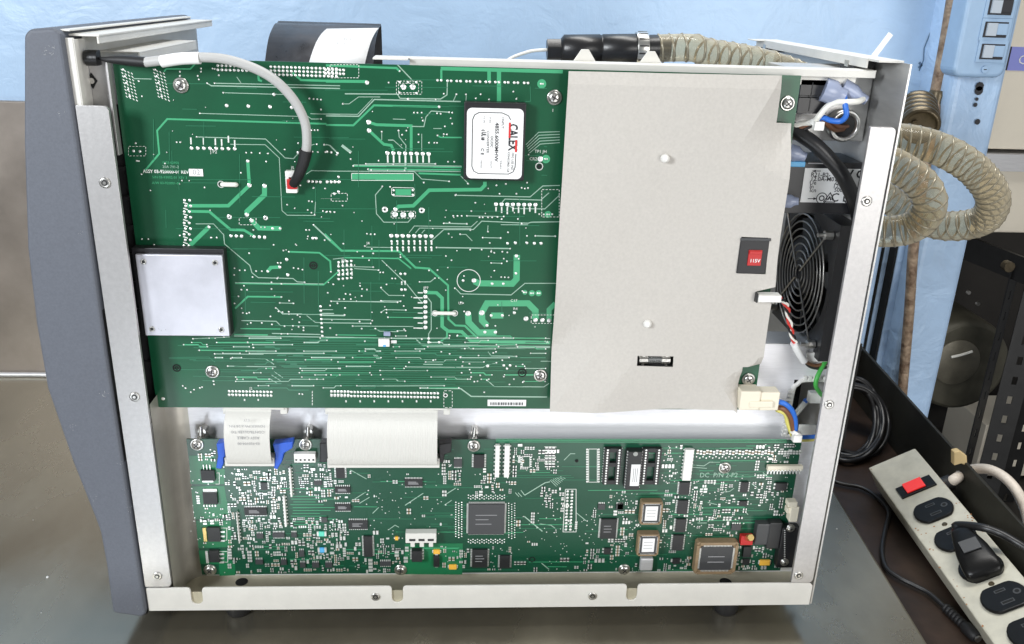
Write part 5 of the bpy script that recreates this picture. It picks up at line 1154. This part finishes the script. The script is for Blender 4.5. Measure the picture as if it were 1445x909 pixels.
# ------------------------------------------------------------------ grey cable across the top-left
cab = [at(*q_) for q_ in ((205,88,.004),(240,84,.002),(280,81,.0),(320,84,.0),(360,97,.0),(390,115,.001),(415,142,.003),(430,172,.004),(433,200,.004),(431,218,.005))]
tubeobj('signal_cable', cab, .0036, 'cable_grey', ins, n=14)
tubeobj('cable_boot', [at(138,82,.012), at(150,84,.009), at(170,85,.007), at(206,88,.004)], .0042, 'black_rubber', ins, rf=lambda t: .0012+.0026*min(1, max(0, t-.12)*1.5))
tubeobj('cable_boot', [at(432,212,.0045), at(428,230,.006), at(421,248,.009), at(414,260,.014)], .0046, 'black_rubber', ins, rf=lambda t: .0050-.0012*t)
sl = tubeobj('cable_marker', [at(228,87,.002), at(255,83,.0005), at(282,82,-.0005)], .0044, 'label_white', ins, n=14)
p = at(412, 260, .013); b = MB(); b.box(p.x-.004, p.x+.004, .012, .016, p.z-.004, p.z+.004); obj('cable_plug', b, 'red_part', ins, bevel=.0008)
# ------------------------------------------------------------------ film loop and hose fitting behind the top rail
YK = .20
a0 = at(395, 34, YK); a1 = at(520, 40, YK)
b = MB(); prof = [(.10, -.125), (.135, -.085), (.165, at(400, 60, .165).z), (.192, at(400, 36, .192).z-.001), (.208, at(400, 33, .205).z), (.22, at(400, 40, .22).z), (.222, -.11), (.22, -.16)]
pr = smooth_path([Vector((0, y, z)) for y, z in prof], 5); xa = at(372, 80, .15).x; xb = at(524, 80, .15).x
vs = []
for p_ in pr: vs += [(xa+(p_.y-.1)*.02, p_.y, p_.z), (xb+(p_.y-.1)*.03, p_.y, p_.z)]
b.add(vs, [(2*i, 2*i+1, 2*i+3, 2*i+2) for i in range(len(pr)-1)], 0, True)
o = obj('film_cable', b, 'film_black', ins); s_ = o.modifiers.new('s', 'SOLIDIFY'); s_.thickness = .0012
b = MB(); k0 = 9; i0, i1 = 7, 14
vs = []
for i in range(i0, i1+1):
    p_ = pr[i]; f = (i-i0)/(i1-i0); vs += [(xb-.056+f*.012, p_.y-.003, p_.z+.0012), (xb-.006+f*.010, p_.y-.003, p_.z+.0012+.002*f)]
b.add(vs, [(2*i, 2*i+1, 2*i+3, 2*i+2) for i in range(i1-i0)], 0, True); tg = obj('paper_tag', b, 'label_white', o)
s_ = tg.modifiers.new('s', 'SOLIDIFY'); s_.thickness = .0004
pm = pr[11]; pn = (pr[12]-pr[10]).normalized(); base = Matrix(((1, 0, 0, 0), (0, pn.y, -pn.z, 0), (0, pn.z, pn.y, 0), (0, 0, 0, 1)))
for k, s in enumerate(('03-920032', 'PCB-4', 'KEY 2')):
    text(s, .0050, (xb-.025, pr[11].y-.0045-k*.007*pn.y, pr[11].z+.0030-k*.007*pn.z+.0015), 'ink_grey', tg, base=base)
# top hose with black fitting
yh = .115
th_ = [at(u, v, yh) for u, v in ((791, 70), (944, 68))]; d = (th_[1]-th_[0]); dn = d.normalized(); Lh = d.length
hz = thing('air_hose', th_[0], 'clear ribbed hose with black fitting lying along the top of the instrument', 'hose')
b = MB(); b.lathe(th_[0]-dn*.012, dn, [(.0095, 0), (.0095, .013)], 6); obj('hex_nut', b, 'black_plastic', hz, bevel=.0006)
b = MB(); b.lathe(th_[0], dn, [(.009, .0), (.0125, .003), (.0125, Lh*.36), (.0118, Lh*.365), (.0118, Lh*.38), (.0125, Lh*.385), (.0125, Lh*.7), (.0115, Lh*.72), (.0115, Lh)], 24); obj('fitting_body', b, 'black_plastic', hz)
b = MB(); b.lathe(th_[0]+dn*Lh*.69, dn, [(.0138, 0), (.0142, .001), (.0142, .009), (.0138, .010)], 24)
for i in range(14): a = 2*math.pi*i/14; b.box(.001, .009, -.0006, .0006, .0139, .0146, 1, M=Matrix.Translation(th_[0]+dn*Lh*.69) @ Matrix.Rotation(a, 4, 'X'))
obj('hose_clamp', b, ['screw_steel', 'screw_dark'], hz)
def hose(par, pts, r, pitch, wire=.0012, sub=8, m='hose_clear'):
    sp_ = smooth_path([Vector(p_) for p_ in pts], sub)
    tubeobj('hose_wall', sp_, r, m, par, n=20, sub=1, cap=False)
    # helical rib
    res = [sp_[0]]; T = []; acc = 0; dens = []
    step = pitch/14
    for i in range(len(sp_)-1):
        seg = sp_[i+1]-sp_[i]; L = seg.length; k = max(1, int(L/step))
        for j in range(k): dens.append(sp_[i]+seg*j/k)
    hel = []; nrm = (dens[1]-dens[0]).orthogonal().normalized(); s = 0
    for i in range(len(dens)-1):
        t = (dens[i+1]-dens[max(0, i-1)]).normalized(); nrm = (nrm-t*nrm.dot(t)).normalized(); bb = t.cross(nrm); s += (dens[i+1]-dens[i]).length
        a = 2*math.pi*(s/pitch+.35*math.sin(s*31)+.2*math.sin(s*83)); hel.append(dens[i]+(nrm*math.cos(a)+bb*math.sin(a))*(r*.985))
    b = MB(); b.tube(hel, wire, 5, sub=1); obj('spiral_rib', b, 'hose_ring', par)
hose(hz, [th_[1]-dn*.01, th_[1]+dn*.02, at(1000, 74, yh+.006), at(1060, 84, yh+.02), at(1110, 98, yh+.03), at(1150, 115, yh+.05)], .0118, .0125)
tubeobj('thin_tube', [th_[0]-dn*.012, th_[0]-dn*.03+Vector((0, 0, -.002)), th_[0]-dn*.05+Vector((0, 0, -.012)), th_[0]-dn*.06+Vector((0, .01, -.04))], .0014, 'wire_white', hz)
# coiled hose behind the instrument, right
hs = thing('coiled_hose', at(1300, 330, .27), 'amber clear spiral hose looping twice behind the rear of the instrument', 'hose')
cp = [(1190,196,.22),(1240,196,.22),(1290,200,.21),(1338,216,.20),(1378,243,.20),(1401,278,.21),(1392,307,.23),(1360,318,.25),(1318,316,.28),(1270,292,.31),(1225,262,.31),(1190,252,.30)]
hose(hs, [at(*q_) for q_ in cp], .0168, .0094)
cp = [(1180,222,.19),(1228,222,.18),(1268,236,.17),(1302,262,.165),(1312,292,.17),(1292,318,.18),(1255,327,.19),(1205,322,.2),(1170,318,.2)]
hose(hs, [at(*q_) for q_ in cp], .0165, .0092)
rg = thing('ribbed_hose_end', at(1293, 190, .33), 'dark bronze ribbed hose end hanging by the conduit above the coiled hose', 'hose end')
c_ = at(1297, 168, .30); ax = (at(1283, 178, .24)-at(1312, 152, .34)).normalized(); ax = Vector((-.35, -.9, -.25)).normalized()
for i in range(5):
    b = MB(); b.lathe(c_-ax*(.012*i-.012), ax, [(.017, 0), (.0215, .002), (.0215, .006), (.017, .009)], 26); obj('rib', b, 'bronze', rg)
b = MB(); b.lathe(c_+ax*.0205, ax, [(.021, 0), (.0205, .003), (.0165, .004), (.0160, .001)], 26); b.cyl(c_+ax*.021, ax, .0158, .0004, 20, m=1); obj('end_ring', b, ['bronze', 'dark_inside'], rg)
for i in range(5): 
    b = MB(); t = i*1.3; q_ = c_+ax*.022+Vector((math.cos(t)*.008, 0, math.sin(t)*.008)); b.cyl(q_, ax, .003, .002, 7); obj('grit', b, 'bronze', rg)
# ------------------------------------------------------------------ conduit and switch box
cp = thing('conduit_pipe', at(1280, 540, .53), 'thin rusty brown conduit pipe running down the blue wall', 'pipe')
tubeobj('pipe_run', [at(1352,-40,.535), at(1346,0,.535), at(1335,66,.535), at(1323,129,.535)], .0098, 'rust_pipe', cp, sub=3)
tubeobj('pipe_run', [at(1322,140,.53), at(1312,200,.50), at(1291,330,.487), at(1283,440,.487), at(1274,545,.487), at(1270,600,.487)], .0072, 'rust_pipe', cp, sub=4)
b = MB(); p = at(1322, 138, .53); b.lathe((p.x, p.y, p.z-.012), (0, 0, 1), [(.011, 0), (.0125, .004), (.0115, .008), (.0125, .016), (.0105, .022)], 14); obj('pipe_coupling', b, 'bronze', cp)
ysb = .46
sb = thing('switch_box', at(1380, 110, .5), 'light blue painted switch box with square rocker switches on the blue column', 'switch box')
pts = [at(u, v, ysb) for u, v in ((1352, 106), (1405, 111), (1421, 97), (1452, -60), (1375, -60), (1346, 97))]
xl, xr_ = pts[5].x, at(1421, 90, ysb).x; zb_ = at(1380, 110, ysb).z
b = MB(); r_ = .012; poly_ = []
for cx, cz, a0 in ((xr_-r_, .25, 0), (xl+r_, .25, 90), (xl+r_, zb_+r_, 180), (xr_-r_, zb_+r_, 270)):
    for k in range(6): t = math.radians(a0+18*k); poly_.append((cx+r_*math.cos(t), cz+r_*math.sin(t)))
b.prism(poly_, ysb, .4985); obj('box_cover', b, 'box_blue', sb, bevel=.005, seg=3)
for u, v in ((1411, 10), (1404, 42), (1399, 73)):
    p = at(u, v, ysb); b = MB()
    b.box(p.x-.0195, p.x+.0195, ysb-.0015, ysb-.0002, p.z-.0135, p.z+.0135); b.box(p.x-.0155, p.x+.0155, ysb-.0022, ysb-.0015, p.z-.0095, p.z+.0095, 1)
    b.box(p.x-.013, p.x+.0, ysb-.0055, ysb-.0022, p.z-.0075, p.z+.008, 2); b.box(p.x+.0, p.x+.0145, ysb-.004, ysb-.0022, p.z-.006, p.z+.0075, 3); obj('rocker_switch', b, ['box_blue', 'ink', 'toggle_grey', 'box_blue' if v != 10 else 'ink'], sb, bevel=.001)
p = at(1389, 98, ysb); b = MB(); b.cyl((p.x, ysb-.0002, p.z), (0, -1, 0), .0045, .002, 14); b.box(p.x-.002, p.x+.002, ysb-.0024, ysb-.0021, p.z-.0006, p.z+.0006, 1); obj('cover_screw', b, ['box_blue', 'ink'], sb)
b = MB()
for u, v, r_ in ((1382,122,.006),(1381,128,.006),(1379,172,.004),(1376,148,.003),(1378,140,.0025)):
    p = at(u, v, .4985); b.disc(p.x, .4978, p.z, r_, 9)
struct('paint_chips', b, 'ink'); bpy.data.objects['paint_chips']['kind'] = 'stuff'
# ------------------------------------------------------------------ cream cartons, rack and drum beyond the column
YC = .72
for k, (u0, v0, u1, v1, lab) in enumerate(((1392, -30, 1520, 213, 'large cream carton with a purple label band behind the blue column'), (1385, 240, 1520, 330, 'low cream carton under the purple banded carton, above the black rack'))):
    ct = thing('carton', at(1440, v1, YC), lab, 'carton')
    p = at(u0, v0, YC); q = at(u1, v1, YC); b = MB(); b.box(at(1385, v1, YC).x-.03, q.x, YC, YC+.25, q.z, p.z); obj('carton_body', b, 'cream_box', ct, bevel=.002)
    if k == 0:
        p = at(1428, 66, YC); q = at(1520, 102, YC); b = MB(); b.box(p.x, q.x, YC-.001, YC-.0002, q.z, p.z); obj('purple_band', b, 'purple', ct)
        b = MB(); b.box(p.x-.008, p.x-.0005, YC-.0012, YC-.0003, q.z, p.z); obj('band_edge', b, 'ink', ct); text('C', .02, at(1443, 85, YC-.002), 'label_white', ct)
ct = thing('carton', at(1440, 650, .95), 'pale box added behind the slotted rack posts to brighten their slots', 'carton')  # pale box added so that the post slots look bright
p = at(1392, 600, .95); q = at(1540, 690, .95); b = MB(); b.box(p.x, q.x, .95, 1.1, -.98, p.z); obj('carton_body', b, 'cream_box', ct, bevel=.002)
rk = thing('storage_rack', at(1400, 700, .66), 'black slotted angle iron storage rack standing beyond the tray', 'rack')
p = at(1388, 222, YC); b = MB(); b.box(p.x-.02, p.x+.35, YC-.01, YC+.25, at(1400, 240, YC).z, at(1400, 216, YC).z); obj('shadow_slab', b, 'alu', rk)  # grey slab drawn for the shadow under the upper carton
def beam(u0, v0, u1, v1, Y0, Y1, hgt, name, m='black_iron'):
    p = at(u0, v0, Y0); q = at(u1, v1, Y1); b = MB(); d = Vector((0, 0, hgt)); t_ = Vector((.003, .02, 0))
    vs = [p, q, q+d, p+d]; vs = vs+[x+t_ for x in vs]; b.add(vs, [(0,1,2,3),(7,6,5,4),(0,4,5,1),(1,5,6,2),(2,6,7,3),(3,7,4,0)]); return obj(name, b, m, rk)
beam(1340, 358, 1470, 412, .80, .60, .042, 'shelf_beam'); p = at(1409, 369, .66); b = MB(); b.cyl((p.x, .64, p.z), (0, -1, 0), .009, .012, 10); obj('bolt', b, 'bronze', rk)
def angle_post(u_top, v_top, u_bot, v_bot, Y, wdt, dx, name):
    """one flange with keyhole slots left open"""
    p = at(u_top, v_top, Y); q = at(u_bot, v_bot, Y); b = MB(); n = 16; z1, z0 = p.z, q.z-.25; dz = (z1-z0)/n; x = (p.x+q.x)/2
    for i in range(n):
        za = z0+i*dz; zb = za+dz; h0, h1 = za+dz*.3, za+dz*.7
        for (xx0, xx1, zz0, zz1) in ((0, .4, za, zb), (.6, 1, za, zb), (.4, .6, za, h0), (.4, .6, h1, zb)):
            vs = [Vector((x+dx[0]*f, Y+dx[1]*f, z)) for f in (xx0, xx1) for z in (zz0, zz1)]; t_ = Vector((dx[1], -dx[0], 0)).normalized()*-.002; vs += [v_+t_ for v_ in vs]
            b.add(vs, [(0,1,3,2),(4,6,7,5),(0,4,5,1),(2,3,7,6),(0,2,6,4),(1,5,7,3)])
    obj(name, b, 'black_iron', rk)
angle_post(1428, 375, 1366, 640, .66, .04, (.034, .03), 'slotted_post'); angle_post(1452, 375, 1388, 640, .66, .04, (.042, -.01), 'slotted_post')
angle_post(1480, 375, 1435, 640, .86, .04, (.04, .0), 'slotted_post')
beam(1330, 700, 1430, 770, .80, .70, .03, 'lower_beam')
b = MB(); p = at(1380, 640, .70); b.box(.80, 1.6, .62, 1.2, -1.0, -.99); obj('lower_shelf', b, 'floor_dark', rk)
dr = thing('drum_motor', at(1360, 640, .78), 'dark olive round motor drum with dial and white pointer inside the rack', 'motor')
c_ = at(1362, 520, .74); R_ = (at(1428, 520, .74)-c_).length
b = MB(); b.lathe((c_.x, .90, c_.z), (0, -1, 0), [(R_, 0), (R_*1.02, .01), (R_*1.02, .13), (R_*.96, .15), (R_*.9, .152)], 40); obj('drum', b, 'olive', dr)
b = MB(); q_ = at(1350, 512, .745); b.lathe((q_.x, .7478, q_.z), (0, -1, 0), [(.044, 0), (.044, .0025), (.043, .003), (.008, .0032)], 32); obj('dial', b, 'olive_dial', dr)
b = MB(); p = at(1342, 504, .742); q = at(1372, 496, .742); b.tube([p, (p+q)/2+Vector((0, 0, -.001)), q], .0026, 8); obj('pointer', b, 'wire_white', dr)
for u, v in ((1330, 425), (1350, 418), (1385, 432), (1372, 416)):
    b = MB(); p = at(u, v, .72); b.cyl((p.x, .735, p.z), (0, -1, 0), .0035, .005, 8); obj('drum_screw', b, 'screw_steel', dr)
# foam scrap on the tray wall
p = onz(1351, 640, -.49); b = MB(); pp = [at(u, v, p.y) for u, v in ((1344,636),(1352,634),(1362,641),(1363,656),(1354,652),(1344,655))]; b.prism([(x.x, x.z) for x in pp], p.y-.004, p.y+.004)
tag(obj('foam_scrap', b, 'foam_tan', bevel=.001), 'torn tan foam scrap stuck on the black tray wall', 'foam scrap')
# ------------------------------------------------------------------ coiled black cable on the tray
cc = thing('cable_coil', onz(1215, 640, TZ), 'coil of thin black cable lying in the tray behind the instrument', 'cable')
for i in range(13):
    cu, cv = 1203+random.uniform(-6, 6), 594+random.uniform(-4, 4); ra, rb = random.uniform(28, 49), random.uniform(48, 60); ph = random.uniform(-.15, .15)
    pts = []
    for k in range(16):
        t = 2*math.pi*k/16; u_, v_ = cu+ra*math.cos(t+ph), cv-rb*math.sin(t)
        pts.append(at(u_, v_, .315+.10*(655-v_)/120+random.uniform(-.003, .003)+i*.002))
    b = MB(); b.tube(pts, .0033, 8, sub=4, closed=True); obj('cable_loop', b, 'wire_black', cc)
wc = thing('thin_cord', onz(1245, 760, TZ), 'thin black cord with ribbed strain relief beside the power strip', 'cord')
tubeobj('cord_run', [onz(*q_, TZ-.003) for q_ in ((1150,668),(1185,682),(1215,688),(1238,702),(1254,722),(1250,745),(1245,775),(1250,800),(1268,815),(1290,826),(1312,838),(1334,858))], .0026, 'wire_black', wc)
b = MB(); p = onz(1334, 857, TZ-.003); q = onz(1364, 886, TZ-.003); dd = (q-p)
for i in range(6): b.lathe(p+dd*(i/7), dd, [(.0045, 0), (.0050, .001), (.0050, .0028), (.0038, .0036)], 10)
b.lathe(p+dd*.85, dd, [(.0042, 0), (.0062, .004), (.0062, .018), (.0045, .020)], 12); b.lathe(q+dd.normalized()*.012, dd, [(.0035, 0), (.0035, .005)], 12, m=1); obj('strain_relief', b, ['black_rubber', 'screw_steel'], wc)
# ------------------------------------------------------------------ power strip
Of = onz(1225, 660, -.548); Ay = (onz(1401, 907, -.548)-Of).normalized()
d_ = ray(1291, 632); far_ = CAMPOS+d_*((Of-CAMPOS).dot(Ay)/d_.dot(Ay)); Bx = far_-Of; SW = Bx.length; Bx.normalize(); Nz = Bx.cross(Ay)
if Nz.z < 0: Nz = -Nz
Ms = Matrix(((Bx.x, Ay.x, Nz.x, Of.x), (Bx.y, Ay.y, Nz.y, Of.y), (Bx.z, Ay.z, Nz.z, Of.z), (0, 0, 0, 1)))
ps = thing('power_strip', Of, 'worn cream metal power strip with black outlets and lit red switch', 'power strip')
def S(x, y, z): return Ms @ Vector((x, y, z))
def loc(u, v, z=0): return Ms.inverted() @ onplane(u, v, Of+Nz*z, Nz)
class SB(MB):
    def mesh(s, name, mats):
        s.v = [tuple(Ms @ Vector(p)) for p in s.v]; return MB.mesh(s, name, mats)
def sflip(b): b.f = [f[::-1] for f in b.f]; return b
b = SB(); b.box(0, SW, 0, .40, -.036, 0); obj('strip_body', sflip(b), 'strip_cream', ps, bevel=.0018)
q_ = loc(1293, 688); b = SB(); hw, hh = SW*.34, .0105
b.box(q_.x-hw, q_.x+hw, q_.y-hh, q_.y+hh, .0001, .0022, 0); sw_ = obj('switch_frame', sflip(b), 'outlet_black', ps, bevel=.0005)
b = SB(); b.prism([(q_.y-.0068, .0022), (q_.y+.0068, .0022), (q_.y+.0068, .0035), (q_.y, .0052), (q_.y-.0068, .0068)], q_.x-hw*.6, q_.x+hw*.45, axis='X'); obj('rocker', b, 'red_lamp', ps)
def outlet(u, v, slots=True):
    c_ = loc(u, v); b = SB(); r_ = SW*.345; pts = []
    for i in range(28):
        t = 2*math.pi*i/28; pts.append((c_.x+r_*1.02*math.cos(t), c_.y+max(-r_*.82, min(r_*.82, r_*math.sin(t)))))
    b.prism(pts, .0001, .0036, axis='Z'); b.f = [f[::-1] for f in b.f]
    o = obj('outlet', b, 'outlet_black', ps, bevel=.0014, seg=3)
    b = SB()
    k_ = r_/.0172
    for dx_, w_, l_ in ((-.0064*k_, .0009*k_, .0035*k_), (.0064*k_, .0011*k_, .0042*k_)):
        b.box(c_.x-l_-.0009, c_.x+l_+.0009, c_.y+dx_-w_-.0008, c_.y+dx_+w_+.0008, .0036, .00385, 0); b.box(c_.x-l_, c_.x+l_, c_.y+dx_-w_, c_.y+dx_+w_, .00386, .00392, 1)
    b.cyl((c_.x+.0105*k_, c_.y, .0036), (0, 0, 1), .0030*k_, .0003, 12); b.cyl((c_.x+.0105*k_, c_.y, .0039), (0, 0, 1), .0021, .0001, 12, m=1); obj('slots', b, ['chip_grey', 'hole_black'], o)
    return c_
OC = [outlet(u, v) for u, v in ((1318, 722), (1349, 761), (1418, 845), (1458, 893))]
OC2 = outlet(1385, 803)
for u, v in ((1333, 740), (1399, 824)):
    c_ = loc(u, v); b = SB(); b.cyl((c_.x, c_.y, .0001), (0, 0, 1), .003, .0012, 12, r2=.0022); obj('strip_screw', b, 'bronze', ps)
b = SB()
for k in range(46):
    t = random.choice((random.uniform(.005, .4), random.uniform(.12, .18))); e = random.choice((random.uniform(0, .006), SW-random.uniform(0, .006), random.uniform(0, SW)))
    n = 6; r_ = random.uniform(.0004, .0013); o_ = len(b.v); yv = .00012+k*2e-6
    vs = [(e+r_*random.uniform(.5, 1.2)*math.cos(6.28*i/n), t+r_*random.uniform(.5, 1.4)*math.sin(6.28*i/n), yv) for i in range(n)]; b.add(vs, [tuple(range(n))[::-1]])
obj('rust_spots', b, 'rust', ps, stuff=True)
# plug on the second/third outlet
pg = thing('mains_plug', OC2, 'black moulded mains plug pushed into the power strip with its cord', 'plug')
c_ = OC2; b = SB(); r_ = .0165
p2 = loc(1352, 752)
prof = [(-.019, .006), (-.0185, .013), (-.012, .020), (.002, .021), (.020, .019), (.028, .012), (.028, .0035)]
dirv = Vector((p2.x-c_.x, p2.y-c_.y)); dl = dirv.length; dirv.normalize(); prp = Vector((-dirv.y, dirv.x))
def PL(a, s_, z): a, s_ = a*1.12, s_*1.1; return (c_.x+dirv.x*a+prp.x*s_, c_.y+dirv.y*a+prp.y*s_, z)
secs = [(-.016, .0125, .003, .010), (-.013, .0165, .003, .014), (-.004, .0165, .003, .018), (.010, .0150, .003, .022), (.022, .0120, .004, .024), (.032, .0095, .008, .024), (.038, .0075, .012, .023)]
vs = []; nn = 16
for a, wd, zb0, zt in secs:
    for i in range(nn):
        t = 2*math.pi*i/nn; ct_, st_ = math.cos(t), math.sin(t); sx_ = math.copysign(abs(ct_)**.5, ct_); sz_ = math.copysign(abs(st_)**.5, st_)
        vs.append(PL(a, wd*sx_, (zb0+zt)/2+(zt-zb0)/2*sz_))
b.add(vs, [(k*nn+i, k*nn+(i+1) % nn, (k+1)*nn+(i+1) % nn, (k+1)*nn+i) for k in range(len(secs)-1) for i in range(nn)]+[tuple(range(nn))[::-1], tuple(range((len(secs)-1)*nn, len(secs)*nn))], 0, True)
obj('plug_body', b, 'outlet_black', pg)
b = SB(); vs = [PL(a, s_, z) for a, s_, z in ((.004, -.008, .0212), (.004, .008, .0212), (.016, .008, .0242), (.016, -.008, .0242))]; vs += [PL(a, s_, z+.001) for a, s_, z in ((.004, -.008, .0212), (.004, .008, .0212), (.016, .008, .0242), (.016, -.008, .0242))]
b.add(vs, [(0,1,2,3),(7,6,5,4),(0,4,5,1),(1,5,6,2),(2,6,7,3),(3,7,4,0)]); obj('plug_panel', b, 'chip_grey', pg)
e_ = Ms @ Vector(PL(.036, 0, .018)); dW_ = (Ms @ Vector(PL(.06, 0, .02)))-e_
tubeobj('plug_cord', [e_, e_+dW_*.35, onplane(1384, 744, Of+Nz*.024, Nz), onplane(1412, 753, Of+Nz*.018, Nz), onplane(1440, 769, Of+Nz*.010, Nz), onplane(1490, 800, Of-Nz*.01, Nz)], .0042, 'wire_black', pg)
# feed cord of the strip: scuffed white
e = loc(1330, 672); b = SB(); b.cyl((SW+.0005, e.y, -.012), (1, 0, 0), .009, .010, 14); obj('cord_bushing', b, 'black_rubber', ps)
tubeobj('feed_cord', [S(SW+.008, e.y, -.012), S(SW+.018, e.y, -.010)]+[at(*q_) for q_ in ((1365,664,.235),(1392,662,.22),(1415,672,.20),(1434,692,.18),(1448,722,.16),(1456,760,.13))], .0062, 'cord_white', ps, n=12)
